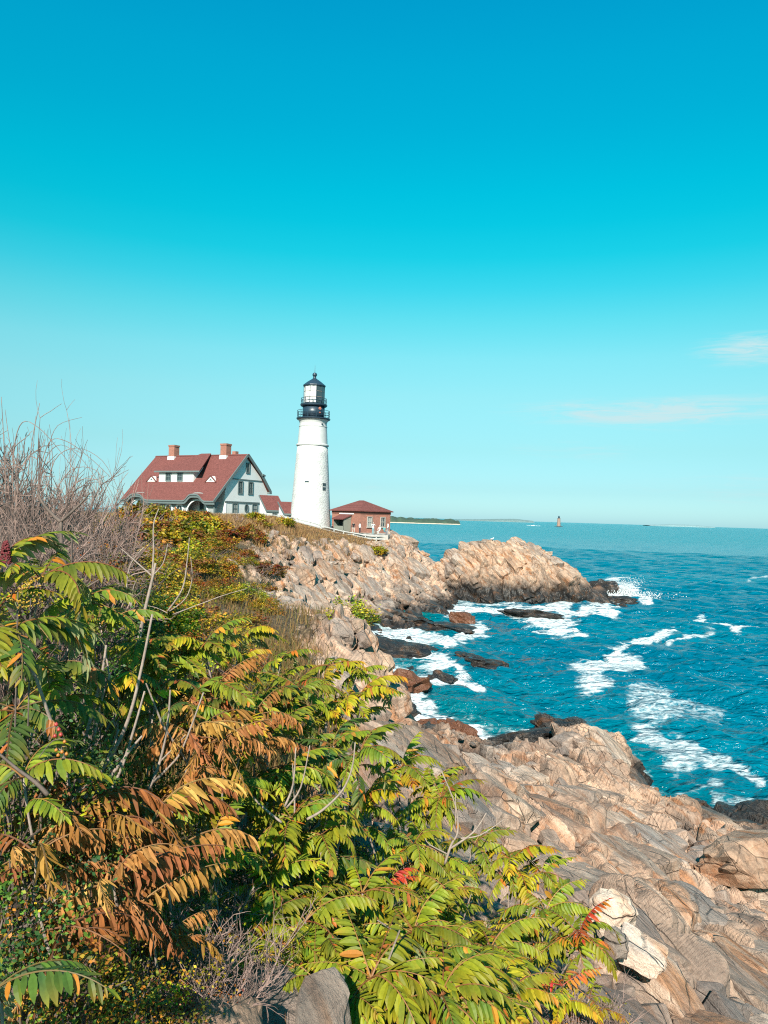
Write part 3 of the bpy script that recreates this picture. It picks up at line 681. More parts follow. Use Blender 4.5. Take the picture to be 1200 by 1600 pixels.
# belts on the gable
mb = MB(); mb.box(gx, gx+.14, -5.2, 6.35, 2.5, 2.72); mb.build('belt_board', M['trim'], HW)
mb = MB(); mb.box(gx, gx+.10, -4.2, 4.6, 6.55, 6.72); mb.build('belt_board', M['trim'], HW)
for y in (-5.0, 6.1):
    mb = MB(); mb.box(gx, gx+.06, y, y+.22, 0, 2.48); mb.build('corner_board', M['white'], HW)
for k, (y0, y1) in enumerate(((-3.3, -1.85), (2.02, 3.5))):
    sash_window(HW, (gx, (y0+y1)/2, 1.45), (0, 1, 0), (1, 0, 0), y1-y0, 2.0, M['trim'], M['blind'])
for y0, y1 in ((-1.98, -.67), (.77, 2.1)):
    sash_window(HW, (gx, (y0+y1)/2, 5.22), (0, 1, 0), (1, 0, 0), y1-y0, 2.35, M['trim'], M['blue_glass'], .2)
sash_window(HW, (gx, .55, 8.75), (0, 1, 0), (1, 0, 0), 1.0, 1.9, M['trim'], M['blue_glass'], .2, False)
mb = MB(); ring(mb, (gx, .48, 1.6), (0, 1, 0), (0, 0, 1), (1, 0, 0), .55, .82, .72, 1.0, .12); ov = mb.build('oval_window', M['trim'], HW)
mb = MB(); disc(mb, (gx+.03, .48, 1.6), (0, 1, 0), (0, 0, 1), .42, .62); mb.build('pane', M['blue_glass'], ov)
# three oval windows with white surrounds in the front wall
for x in (-14.1, -11.45, -8.85):
    mb = MB(); ring(mb, (x, fy-.002, .95), (1, 0, 0), (0, 0, 1), (0, -1, 0), 1.05, 1.15, .68, 1.0, .14); ov = mb.build('oval_window', M['white'], HW)
    mb = MB(); disc(mb, (x, fy-.03, .95), (1, 0, 0), (0, 0, 1), .74, .80); mb.build('pane', M['blue_glass'], ov)
    mb = MB(); mb.box(x-.03, x+.03, fy-.07, fy-.035, .2, 1.7); mb.build('mullion', M['white'], ov)
# porch corner post, bracket, door and window inside the arch
mb = MB(); mb.box(-.75, -.5, fy-.3, fy-.05, 0, 2.45); mb.build('porch_post', M['trim'], HW)
mb = MB(); mb.prism([(-.62, fy-.05, 2.4), (-.62, fy+1.3, 2.4), (-.62, fy+.45, 1.9), (-.62, fy-.05, .9)], (1, 0, 0), .14); mb.build('bracket', M['trim'], HW)
sash_window(HW, (-3.6, -5.22, 1.2), (-1, 0, 0), (0, -1, 0), 1.5, 2.1, M['trim'], M['blue_glass'])
mb = MB(); mb.box(-6.2, -5.2, -5.32, -5.22, .12, 2.3); dr = mb.build('door', M['trim'], HW)
mb = MB(); mb.box(-6.0, -5.4, -5.36, -5.33, 1.2, 2.1); mb.build('pane', M['blue_glass'], dr)
# dormer: long low front with two windows under a shed roof carried back to the ridge
dx0, dx1, dyf, dz0, dz1 = -16.6, -8.1, -5.1, 5.85, 7.85
dm = MB(); dm.box(dx0, dx1, dyf, dyf+.2, dz0-.4, dz1); dorm = dm.build('dormer', M['white'], HW)
for x in (dx0, dx1-.2):
    mb = MB(); mb.prism([(x, dyf+.21, dz0), (x, dyf+.21, dz1), (x, -2.6, dz1+.9)], (1, 0, 0), .2); mb.build('cheek', M['white'], dorm)
mb = MB()
ov_ = .75
mb.add([(dx0-ov_, dyf-.45, dz1+.02), (dx1+ov_+1.1, dyf-.45, dz1+.02), (dx1-.6, -.15, RH+.30), (dx1-3.0, -.15, RH+.30), (dx0-ov_, -2.2, dz1+1.12),
        (dx0-ov_, dyf-.45, dz1-.16), (dx1+ov_+1.1, dyf-.45, dz1-.16), (dx1-.6, -.1, RH-.1), (dx1-3.0, -.1, RH-.1), (dx0-ov_, -2.1, dz1+.8), (dx1+1.3, -1.9, RH-1.75)],
       [(0, 1, 2, 3), (0, 3, 4), (5, 9, 8, 7, 6), (0, 5, 6, 1), (1, 6, 7, 2), (2, 7, 8, 3), (3, 8, 9, 4), (4, 9, 5, 0)])
mb.build('dormer_roof', M['roof'], dorm)
mb = MB(); mb.box(dx0-ov_-.02, dx1+ov_+1.12, dyf-.55, dyf-.46, dz1-.2, dz1+.08); mb.build('fascia', M['trim'], dorm)
for x0, x1 in ((-14.85, -13.45), (-12.0, -10.6)):
    sash_window(dorm, ((x0+x1)/2, dyf, 6.85), (-1, 0, 0), (0, -1, 0), x1-x0, 1.55, M['trim'], M['blue_glass'], .18)
# triangular roof vents
for x in (-18.4, -3.9):
    y = -5.05; z = roof_z(y)
    mb = MB(); mb.prism([(x-1.15, y-.15, z-.02), (x+1.15, y-.15, z-.02), (x, y-.15, z+1.0)], (0, 1, 0), 1.3); vt = mb.build('roof_vent', M['white'], HW)
    mb = MB(); mb.bar((x-1.3, y-.22, z-.05), (x, y-.22, z+1.08), .2, .12, (0, -1, 0)); mb.bar((x+1.3, y-.22, z-.05), (x, y-.22, z+1.08), .2, .12, (0, -1, 0)); mb.build('trim', M['roof'], vt)
    mb = MB(); mb.prism([(x-.4, y-.17, z+.2), (x+.4, y-.17, z+.2), (x, y-.17, z+.62)], (0, 1, 0), .015); mb.build('louver', M['trim'], vt)
# chimneys
for x0, x1, zt in ((-18.95, -17.5, 13.15), (-6.0, -4.6, 13.15)):
    mb = MB(); mb.box(x0, x1, -.65, .65, 10.2, zt-.3); mb.box(x0-.08, x1+.08, -.73, .73, zt-.3, zt); ch = mb.build('chimney', M['brick'], hroof)
    mb = MB(); mb.box(x0-.12, x1+.12, -.8, .8, 10.3, 10.98); mb.build('flashing', M['white'], ch)
    mb = MB(); mb.box(x0+.25, x1-.25, -.35, .35, zt, zt+.06); mb.build('flue', M['darkvoid'], ch)
mb = MB(); mb.box(-4.3, -3.5, .6, 1.4, 9.5, 11.85); mb.build('chimney', M['brick'], hroof)

# ------------------------------------------------------------------ two small white sheds by the tower
def shed(loc, rot, L, wf, wr, zr, ze, label, wins, group=None):
    """ridge from x=0 to L along local x; front eave at y=-wf; gable end at x=0"""
    r = empty('shed', loc, rot); tag(r, label, 'shed', group)
    mb = MB(); mb.prism([(-.25, 0, zr), (-.25, -wf-.25, ze-.12), (-.25, -wf-.25, ze-.3), (-.25, 0, zr-.2), (-.25, wr+.1, zr-.28), (-.25, wr+.1, zr-.06)], (1, 0, 0), L+.5)
    mb.build('roof', M['roof'], r)
    mb = MB(); mb.prism([(0, -wf, -1.5), (0, -wf, ze-.22), (0, 0, zr-.22), (0, wr, zr-.28), (0, wr, -1.5)][::-1], (1, 0, 0), L); mb.build('wall', M['white'], r)
    mb = MB(); mb.bar((-.28, -wf-.27, ze-.22), (-.28, 0, zr-.1), .08, .24); mb.build('rake_board', M['trim'], r)
    mb = MB(); mb.box(-.28, L+.28, -wf-.32, -wf-.26, ze-.36, ze-.1); mb.build('fascia', M['trim'], r)
    for x, zc, wd, ht in wins: sash_window(r, (x, -wf, zc), (1, 0, 0), (0, -1, 0), wd, ht, M['trim'], M['blue_glass'], .1)
    return r
shed((-16.44, 119.0, 9.6), D(28), 3.35, 2.75, .12, 3.3, 1.55, 'small white shed with red gable roof in front of the tower', [(.9, .65, .9, 1.2), (2.3, .65, .9, 1.2)])
shed((-21.6, 132.2, 9.8), D(32), 3.1, 3.1, .12, 4.35, 1.85, 'red roofed lean-to between the house and the small shed', [(1.4, .7, .9, 1.2)])

# ------------------------------------------------------------------ lighthouse
M['tower_white'] = plain('tower_white_paint', (.68, .67, .655), .6, var=.06, scale=1.2)
LX, LY = -11.42, 118.0
LH = empty('lighthouse', (LX, LY, 9.0)); tag(LH, 'tall white conical lighthouse with black lantern on the headland', 'lighthouse')
g0 = 9.0
mb = MB(); mb.lathe([(3.25, -.6), (3.2, .2), (2.98, 3.5), (2.80, 6.2), (2.62, 8.9), (2.47, 11.2), (2.36, 12.62)], 64); mb.build('lower_tower', M['stone_white'], LH, True)
mb = MB(); mb.lathe([(2.36, 12.6), (2.52, 12.66), (2.54, 12.82), (2.36, 12.95)], 48); mb.build('belt_course', M['tower_white'], LH)
mb = MB(); mb.lathe([(2.32, 12.9), (2.22, 14.5), (2.14, 15.55), (2.13, 15.62)], 72); mb.build('upper_tower', M['tower_white'], LH)
mb = MB(); mb.lathe([(2.15, 15.56), (2.2, 15.6), (2.2, 15.7), (2.12, 15.74)], 48); mb.build('belt_course', M['tower_white'], LH)
mb = MB(); mb.lathe([(2.12, 15.72), (2.10, 16.15), (2.2, 16.45), (2.42, 16.72)], 72); mb.build('cornice', M['tower_white'], LH)
def deck(z, r, th): mbd = MB(); mbd.lathe([(r-.12, z-th), (r, z-th*.6), (r+.02, z-.02), (r-.02, z)], 48); return mbd.build('gallery_deck', M['black'], LH)
def railing(z, r, h, n, rails):
    m1 = MB(); rl = None
    for k, hh in enumerate(rails):
        mbr = MB(); pts = [(r*math.cos(2*math.pi*i/40), r*math.sin(2*math.pi*i/40), z+hh) for i in range(41)]; mbr.tube(pts, .035, 5, cap=False)
        if k == 0: rl = mbr.build('railing', M['black'], LH)
        else: mbr.build('rail', M['black'], rl)
    for i in range(n):
        a = 2*math.pi*(i+.5)/n; mbr = MB(); mbr.tube([(r*math.cos(a), r*math.sin(a), z-.02), (r*math.cos(a), r*math.sin(a), z+h)], .045, 6); mbr.build('baluster', M['black'], rl)
deck(16.95, 2.62, .26); railing(16.95, 2.5, 1.15, 12, (1.13, .75, .38))
mb = MB(); mb.lathe([(1.72, 16.93), (1.72, 18.82)], 24); mb.build('watch_room', M['black'], LH, True)
deck(19.12, 2.08, .34); railing(19.12, 1.98, .9, 10, (.88, .45))
mb = MB(); mb.lathe([(1.62, 19.08), (1.62, 19.3)], 10); lan = mb.build('lantern', M['black'], LH)
NS = 10; a_off = math.atan2(-1, 0)
for i in range(NS):
    a0, a1 = 2*math.pi*i/NS, 2*math.pi*(i+1)/NS; rr_ = 1.6
    p0 = Vector((rr_*math.cos(a0), rr_*math.sin(a0), 0)); p1 = Vector((rr_*math.cos(a1), rr_*math.sin(a1), 0))
    mid = (a0+a1)/2; out = Vector((math.cos(mid), math.sin(mid), 0)); tdir = (p1-p0).normalized()
    mbp = MB(); mbp.tube([p0+Vector((0, 0, 19.28)), p0+Vector((0, 0, 21.98))], .055, 6); mbp.build('mullion', M['black'], lan)
    ang = math.degrees(mid) % 360
    lit_side = 165 < ang < 286               # sunlit side of the lantern, its brightness put into white panes
    for k in range(3):
        z0, z1 = 19.32+.885*k, 19.32+.885*(k+1)-.05
        mbp = MB(); obox(mbp, (p0+p1)/2*1.0+Vector((0, 0, (z0+z1)/2)), tdir, out, (0, 0, 1), (p1-p0).length/2-.06, .015, (z1-z0)/2)
        mbp.build('pane', M['lens'] if lit_side else M['blue_glass'], lan)
        if k:
            mbp = MB(); obox(mbp, (p0+p1)/2*1.01+Vector((0, 0, z0-.025)), tdir, out, (0, 0, 1), (p1-p0).length/2-.05, .03, .022); mbp.build('glazing_bar', M['bark'], lan)
mb = MB(); mb.lathe([(1.70, 21.88), (1.76, 21.98), (1.74, 22.1), (1.1, 22.62), (.45, 23.05), (.25, 23.2), (.22, 23.45)], 20); mb.build('lantern_roof', M['black'], LH)
mb = MB(); mb.lathe([(.05, 23.42), (.26, 23.5), (.36, 23.68), (.36, 23.84), (.26, 24.02), (.05, 24.1)], 16); mb.build('vent_ball', M['black'], LH, True)
mb = MB(); mb.tube([(0, 0, 24.05), (0, 0, 25.3)], [.04, .015], 5); mb.build('lightning_rod', M['black'], LH)
def tower_slot(az_deg, z, wd, ht, frame=True):
    r = 3.2-(z-.2)*.0705; a = math.radians(az_deg); out = Vector((math.cos(a), math.sin(a), 0)); t = Vector((-math.sin(a), math.cos(a), 0))
    mbs = MB(); obox(mbs, out*(r-.02)+Vector((0, 0, z)), t, out, (0, 0, 1), wd/2, .09, ht/2); wn = mbs.build('tower_window', M['blue_glass'], LH)
    if frame:
        mbs = MB(); obox(mbs, out*(r+.06)+Vector((0, 0, z)), t, out, (0, 0, 1), wd/2, .03, .04); mbs.build('sash_bar', M['white'], wn)
    return wn
tower_slot(-99, 7.0, .6, .22, False); tower_slot(-40, 6.3, .62, 1.15)
mb = MB(); obox(mb, (1.55, -1.6, 15.95), (.7, .7, 0), (.7, -.7, 0), (0, 0, 1), .09, .12, .09); mb.build('bracket_lamp', M['black'], LH)
for z, s in ((18.35, .2), (17.75, .1)):     # orange and white life ring and box hung on the watch room
    a = math.radians(-52); o = Vector((math.cos(a), math.sin(a), 0)); mb = MB(); ring(mb, o*1.74+Vector((0, 0, z)), (-o.y, o.x, 0), (0, 0, 1), o, .22 if s > .15 else .12, .24 if s > .15 else .12, .45, 1.0, .08, 14)
    mb.build('hose_reel', plain('signal_orange', (.75, .25, .15), .6), LH)

# ------------------------------------------------------------------ brick engine house
BK = empty('brick_building', (-3.46, 112.0, 8.45), D(41)); tag(BK, 'low red brick building with hipped red roof beside the tower', 'building')
# local: corner at the origin; right face along +x (length 5.9), left face along +y (length 6.9)
LXB, LYB, HB = 5.9, 6.9, 3.25
mb = MB(); mb.box(0, LXB, 0, LYB, -.6, HB); mb.build('wall', M['brick'], BK)
mb = MB(); mb.box(-.05, LXB+.05, -.05, LYB+.05, HB-.38, HB+.001); mb.build('frieze', plain('dark_frieze', (.20, .075, .05), .8), BK)
ov_ = .32
mb = MB(); A = [(-ov_, -ov_, HB), (LXB+ov_, -ov_, HB), (LXB+ov_, LYB+ov_, HB), (-ov_, LYB+ov_, HB)]
A2 = [(x, y, z+.14) for x, y, z in A]; cx_, c0, c1 = LXB/2, LXB/2, LYB-LXB/2
mb.add(A+A2+[(cx_, c0, HB+1.72), (cx_, c1, HB+1.72)], [(3, 2, 1, 0), (0, 1, 5, 4), (1, 2, 6, 5), (2, 3, 7, 6), (3, 0, 4, 7), (4, 5, 8), (5, 6, 9, 8), (6, 7, 9), (7, 4, 8, 9)])
mb.build('roof', M['roof'], BK)
mb = MB(); mb.box(-.14, LXB+.14, -.14, LYB+.14, -.7, .1); mb.build('plinth', M['concrete'], BK)
for x, pm in ((1.75, M['blind']), (4.35, M['blue_glass'])):
    wn = sash_window(BK, (x, -.01, 1.75), (1, 0, 0), (0, -1, 0), .95, 1.55, M['concrete'], pm, .1)
    mb = MB(); mb.box(x-.6, x+.6, -.16, .02, .84, .97); mb.build('sill', M['concrete'], wn)
    mb = MB(); mb.box(x-.58, x+.58, -.06, .01, 2.54, 2.72); mb.build('lintel', plain('brick_lintel', (.5, .2, .13), .85), wn)
# wooden entry porch on the left face
pr = MB(); pr.box(-1.45, -1.38, 2.15, 2.25, 0, 2.05); pr.box(-1.45, -1.38, 4.45, 4.55, 0, 2.05); pr.box(-1.45, -.05, 2.15, 2.22, 0, 2.2); pr.box(-1.45, -.05, 4.48, 4.55, 0, 2.2)
pr.box(-1.44, -1.36, 2.27, 4.43, 0, 1.0); po = pr.build('entry_porch', M['sage'], BK)
mb = MB(); mb.prism([(-1.75, 1.95, 1.95), (-1.75, 1.95, 2.08), (-.05, 1.95, 2.75), (-.05, 1.95, 2.62)], (0, 1, 0), 2.8); mb.build('porch_roof', M['roof'], po)
mb = MB(); mb.prism([(-1.43, 2.152, 2.0), (-.06, 2.152, 2.0), (-.06, 2.152, 2.58)], (0, -1, 0), .02); mb.build('porch_gable', M['sage'], po)
mb = MB(); mb.box(-.5, -.45, 2.3, 4.4, 0, 2.1); mb.build('door', M['darkvoid'], po)  # near-black sheet standing for the shade inside the porch opening
mb = MB(); mb.box(-.08, -.001, 1.5, 5.0, 2.78, 2.95); mb.build('sign_board', M['white'], BK)

# terrace of pale concrete round the tower and the brick building
mb = MB(); mb.prism([(-9.5, 107.3, 7.7), (.7, 107.3, 7.7), (1.2, 112.5, 7.7), (.6, 117, 7.7), (-9.5, 121, 7.7), (-15.5, 121, 7.7), (-15.5, 113, 7.7)][::-1], (0, 0, 1), .72)
tag(mb.build('terrace', M['concrete']), kind='structure')

# ------------------------------------------------------------------ railing fence along the cliff top
FP = [(330, 803, 100), (352, 802.5, 101), (374, 802.5, 102), (395, 803, 102.5), (415, 803.5, 103), (443, 806, 104), (466, 811.5, 105), (485, 816, 106), (501, 821, 107), (522, 826.5, 107.3), (537, 830, 107.3), (553, 832.5, 107.2), (571, 835.5, 107), (588, 837, 107), (605, 838.5, 107.5)]
FT = [P(*p) for p in FP]
fr = empty('rail_fence', (FT[8].x, FT[8].y, FT[8].z-1.1)); tag(fr, 'weathered white post and rail fence along the cliff edge', 'fence')
def on(par, mbx, name, m):                 # keep world coordinates below a moved parent
    ob = mbx.build(name, m, par); ob.location = -par.location; return ob
pts = []
for a, b in zip(FT[:-1], FT[1:]):
    k = max(1, round((b-a).length/2.3))
    pts += [a.lerp(b, i/k) for i in range(k)]
pts.append(FT[-1])
for p in pts:
    mb = MB(); mb.box(p.x-.065, p.x+.065, p.y-.065, p.y+.065, p.z-1.9, p.z+.08); on(fr, mb, 'post', M['fence'])
for a, b in zip(pts[:-1], pts[1:]):
    for h in (-.02, -.42, -.82):
        mb = MB(); o = Vector((0, -.09, h)); mb.bar(a+o+(b-a)*.01, b+o-(b-a)*.01, .05, .13); on(fr, mb, 'rail', M['fence'])
gate = MB(); q = FT[-1]
for y in (.0, 1.6, 3.2): gate.box(q.x+.0+.14*y, q.x+.13+.14*y, q.y+y+.1, q.y+y+.23, q.z-1.6, q.z+.1)
for h in (-.05, -.45, -.85): gate.bar((q.x+.07, q.y+.1, q.z+h), (q.x+.5, q.y+3.3, q.z+h), .05, .13)
on(fr, gate, 'return_rail', M['fence'])

# ------------------------------------------------------------------ people on the terrace
def skin_mesh(name, verts, edges, radii):
    me = bpy.data.meshes.new(name); me.from_pydata(verts, edges, []); ob = bpy.data.objects.new(name, me); COL.objects.link(ob)
    sm_ = ob.modifiers.new('skin', 'SKIN'); sub = ob.modifiers.new('sub', 'SUBSURF'); sub.levels = 1; sub.render_levels = 1
    for i, r in enumerate(radii): me.skin_vertices[0].data[i].radius = (r, r) if not hasattr(r, '__len__') else r
    me.skin_vertices[0].data[0].use_root = True
    dg = bpy.context.evaluated_depsgraph_get(); out = bpy.data.meshes.new_from_object(ob.evaluated_get(dg)); bpy.data.objects.remove(ob); return out
CLOTH = {}
def cloth(c):
    if c not in CLOTH: CLOTH[c] = plain('cloth_%d' % len(CLOTH), c, .85, var=.15, scale=9)
    return CLOTH[c]
SKIN = plain('skin', (.50, .30, .22), .6); HAIR = plain('hair', (.05, .03, .02), .7)
def person(loc, rotz, h, shirt, legs, label, pose='stand', hair=None, skirt=False):
    s = h/1.75
    if pose == 'sit':
        J = dict(pel=(0, 0, .50), wst=(0, .02, .66), chs=(0, 0, .92), nck=(0, .0, 1.10), hd=(0, -.02, 1.22), top=(0, -.02, 1.34))
        arms = [((.19, 0, 1.02), (.25, -.08, .80), (.14, -.28, .70), (.07, -.36, .70))]
        leg = [((.09, -.05, .49), (.12, -.42, .50), (.11, -.44, .08), (.11, -.56, .04))]
    else:
        J = dict(pel=(0, 0, .93), wst=(0, 0, 1.08), chs=(0, .01, 1.32), nck=(0, 0, 1.50), hd=(0, -.015, 1.60), top=(0, -.02, 1.73))
        if pose == 'arms_up': arms = [((.19, 0, 1.42), (.32, -.10, 1.25), (.16, -.24, 1.42), (.06, -.26, 1.50))]
        else: arms = [((.19, 0, 1.42), (.25, .03, 1.15), (.25, -.08, .90), (.24, -.11, .82))]
        st = .16 if pose == 'walk' else .03
        leg = [((.09, 0, .90), (.10, -st, .50), (.10, -st*.6, .09), (.10, -st*.6-.12, .04))]
    names = ['pel', 'wst', 'chs', 'nck', 'hd', 'top']; V = [J[n] for n in names]; E = [(i, i+1) for i in range(5)]
    Rd = [(.15, .115), (.125, .10), (.165, .115), (.055, .055), (.085, .10), (.06, .07)]
    for sd in (1, -1):
        a = len(V); fl = (lambda p, k: (p[0]*sd, p[1]*(1 if (sd > 0 or pose != 'walk') else -1.0), p[2]))
        V += [fl(p, 0) for p in arms[0]]; E += [(2, a), (a, a+1), (a+1, a+2), (a+2, a+3)]; Rd += [.06, .046, .036, .03]
        a = len(V); V += [fl(p, 1) for p in leg[0]]; E += [(0, a), (a, a+1), (a+1, a+2), (a+2, a+3)]; Rd += [.088, .062, .046, .04]
    me = skin_mesh('person', [tuple(c*s for c in v) for v in V], E, [tuple(x*s for x in r) if hasattr(r, '__len__') else r*s for r in Rd])
    for m_ in (SKIN, cloth(shirt), cloth(legs), HAIR if hair is None else cloth(hair), cloth((.05, .05, .05))): me.materials.append(m_)
    zt, zp, zn = J['top'][2]*s, J['pel'][2]*s, J['nck'][2]*s
    for p in me.polygons:
        c = p.center; hand = abs(c.x) > .13*s and c.z < zp*.98 and pose == 'stand'
        if c.z > zn+.10*s and (c.y > -.05*s or c.z > zt-.06*s): k = 3
        elif c.z > zn-.02*s: k = 0
        elif hand and abs(c.x) > .19*s: k = 0
        elif c.z > zp*(.96 if pose != 'sit' else 1.05): k = 1
        elif c.z < .07*s: k = 4
        else: k = 2
        p.material_index = k; p.use_smooth = True
    return tag(link('person', me, None, None, loc, (0, 0, rotz)), label, 'person', 'people on the terrace')
def stand(u, d, z=8.43): p = P(u, 830, d); return (p.x, p.y, z)
person(stand(518.5, 110.5), D(70), 1.65, (.03, .03, .04), (.05, .06, .08), 'person in black sitting against the foot of the tower', 'sit')
person(stand(552, 109.6), D(200), 1.75, (.02, .02, .025), (.60, .52, .46), 'person in black top and pale trousers by the porch', 'walk')
person(stand(562, 109.3), D(120), 1.72, (.75, .72, .70), (.03, .035, .05), 'person in white top and black trousers before the brick wall', 'stand')
person(stand(583, 108.6), D(10), 1.75, (.78, .77, .75), (.20, .42, .48), 'person in white top and pale blue trousers behind the fence', 'arms_up', (.7, .66, .6))
person(stand(593, 109.2), D(-30), 1.7, (.80, .76, .72), (.62, .60, .58), 'person in white seated low behind the fence', 'sit', (.72, .68, .6))
person(stand(600.5, 109.0), D(30), 1.65, (.12, .40, .42), (.10, .14, .2), 'person in teal top seated at the fence corner', 'sit')
person(stand(606, 110.5, 8.5), D(-80), 1.75, (.80, .78, .76), (.30, .32, .35), 'person in white top standing at the corner of the building', 'stand')

# ------------------------------------------------------------------ far islands, ledge light, gulls
def island(name, pts, d, m, seed, depth=120, label=None):
    """low island: skyline given as pixels at distance d"""
    W = [P(u, v, d) for u, v in pts]; xs = np.array([p.x for p in W]); zs = np.array([p.z for p in W])
    nx = 160; ny = 9; X = np.linspace(xs[0], xs[-1], nx); H = np.maximum(np.interp(X, xs, zs), .2)
    V = []
    for j in range(ny):
        t = j/(ny-1); pr_ = math.sin(math.pi*t)**.6 if 0 < t < 1 else 0
        for i in range(nx): V.append((X[i], d-depth/2+depth*t, -1+(H[i]+1)*pr_))
    V = np.array(V); k = V[:, 2] > 0
    V[:, 2] += k*np.abs(fbm(V*np.array([.06, .05, .1])*(1500/d)+seed, 4, seed))*H.max()*(.35 if d < 3000 else .08)*(V[:, 2] > H.max()*.3)
    return tag(link(name, mesh_np(name, V, grid_quads(ny, nx)), m), label, kind='structure')
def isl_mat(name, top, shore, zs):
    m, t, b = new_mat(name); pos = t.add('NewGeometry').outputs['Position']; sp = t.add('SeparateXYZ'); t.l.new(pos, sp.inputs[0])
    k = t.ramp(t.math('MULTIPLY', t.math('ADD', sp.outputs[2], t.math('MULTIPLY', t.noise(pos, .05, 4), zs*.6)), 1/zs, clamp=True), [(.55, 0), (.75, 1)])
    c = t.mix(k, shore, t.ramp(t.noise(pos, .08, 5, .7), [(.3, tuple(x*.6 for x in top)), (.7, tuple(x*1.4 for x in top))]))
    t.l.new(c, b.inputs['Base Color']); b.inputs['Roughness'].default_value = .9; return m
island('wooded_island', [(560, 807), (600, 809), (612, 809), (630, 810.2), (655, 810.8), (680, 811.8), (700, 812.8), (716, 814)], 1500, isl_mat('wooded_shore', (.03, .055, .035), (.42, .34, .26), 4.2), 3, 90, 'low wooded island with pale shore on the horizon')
island('far_island', [(700, 811.5), (740, 811.5), (780, 810.8), (805, 811), (830, 813.6)], 6500, isl_mat('far_shore', (.11, .17, .17), (.25, .27, .25), 3), 5, 300, 'faint low island far out on the horizon')  # pale blue-grey: distance haze put into the island's colour
island('far_island', [(1010, 820.4), (1045, 819.2), (1070, 819.8), (1110, 822.6)], 9000, isl_mat('far_shore_b', (.16, .24, .25), (.25, .3, .3), 3), 8, 300, 'thin strip of land on the horizon towards the east')  # haze painted in here too, paler still for the greater distance
rl = P(873, 820, 1900); RLT = empty('ledge_lighthouse', (rl.x, 1900, .0)); tag(RLT, 'small far lighthouse of grey granite standing on a sea ledge', 'lighthouse')
gr = plain('far_granite', (.36, .235, .185), .9)
mb = MB(); mb.lathe([(4.6, 0), (4.4, 3), (3.9, 12), (3.6, 19), (4.1, 19.6), (4.1, 20.4)], 20); mb.build('tower', gr, RLT)
mb = MB(); mb.lathe([(2.3, 20.4), (2.3, 24.2), (2.6, 24.4), (.6, 26.4), (.3, 27.5)], 14); mb.build('lantern', M['black'], RLT)
mb = MB(); mb.lathe([(13, -1), (11, .4), (7, 1.5), (4, 1.9)], 14); mb.build('ledge', M['grey_rock'], RLT)
# white surf breaking on the reef beside it
mb = MB(); q = P(833, 818, 1850)
for i in range(14):
    x = q.x-14+i*2.3+random.uniform(-1, 1); r = random.uniform(.5, 1.4)*(1.5 if 5 < i < 10 else 1); mb.lathe([(r, -.3), (r*.9, .5*r), (r*.5, 1.0*r), (.1, 1.25*r)], 8, (x, 1850+random.uniform(-6, 6), 0))
M['spray'] = plain('white_spray', (.85, .87, .88), .9, var=.05)
tag(mb.build('surf', M['spray'], smooth=True), 'white surf breaking on the reef near the far lighthouse', kind='stuff')
def gull(loc, rot, label):
    mb = MB(); V = []
    prof = [(-.24, .01, .10), (-.16, .055, .11), (-.04, .085, .13), (.08, .085, .15), (.15, .06, .19), (.19, .045, .24), (.23, .042, .27), (.27, .02, .265), (.33, .006, .258)]
    mb.tube([(x, 0, z) for x, r, z in prof], [r for x, r, z in prof], 10)
    b = mb.build('gull', M['white'], None, True); b.location = loc; b.rotation_euler = (0, 0, rot); b.scale = (1.25,)*3
    mb = MB()
    for s in (-1, 1): mb.prism([(-.30, s*.03, .125), (-.1, s*.095, .13), (.09, s*.095, .15), (.08, s*.07, .19), (-.1, s*.06, .18)], (0, s, 0), .012)
    mb.build('wings', M['greywall'], b)
    for s in (-1, 1): mb = MB(); mb.tube([(.0, s*.03, .07), (.01, s*.035, -.06)], .008, 5); mb.build('leg', M['hip_orange'], b)
    tag(b, label, 'gull')
# ------------------------------------------------------------------ angular blocks and slabs lying in the rock
import bmesh
def hull_mesh(name, seed, cuts=3, jit=.22, n_extra=0, flat=1.0):
    r = random.Random(seed); P_ = []
    for sx in (-1, 1):
        for sy in (-1, 1):
            for sz in (-1, 1):
                c = [sx*(1-r.random()*jit), sy*(1-r.random()*jit), sz*(1-r.random()*jit*.6)]
                if r.random() < cuts/8 and sz > 0:          # a broken corner
                    k = r.uniform(.25, .7)
                    P_ += [(c[0]-sx*k, c[1], c[2]), (c[0], c[1]-sy*k, c[2]), (c[0], c[1], c[2]-sz*k*r.uniform(.4, 1.3))]
                else: P_.append(tuple(c))
    for _ in range(n_extra):
        v = Vector((r.gauss(0, 1), r.gauss(0, 1), r.gauss(0, 1))).normalized()*r.uniform(.95, 1.2); P_.append(tuple(v))
    bm = bmesh.new(); vs = [bm.verts.new(p) for p in P_]
    res = bmesh.ops.convex_hull(bm, input=vs); bmesh.ops.delete(bm, geom=[g for g in res['geom_interior'] if isinstance(g, bmesh.types.BMVert)] , context='VERTS')
    bmesh.ops.dissolve_limit(bm, angle_limit=.06, verts=bm.verts, edges=bm.edges)
    bmesh.ops.bevel(bm, geom=bm.edges[:], offset=.05, segments=1, affect='EDGES', clamp_overlap=True)
    me = bpy.data.meshes.new(name); bm.to_mesh(me); bm.free(); return me
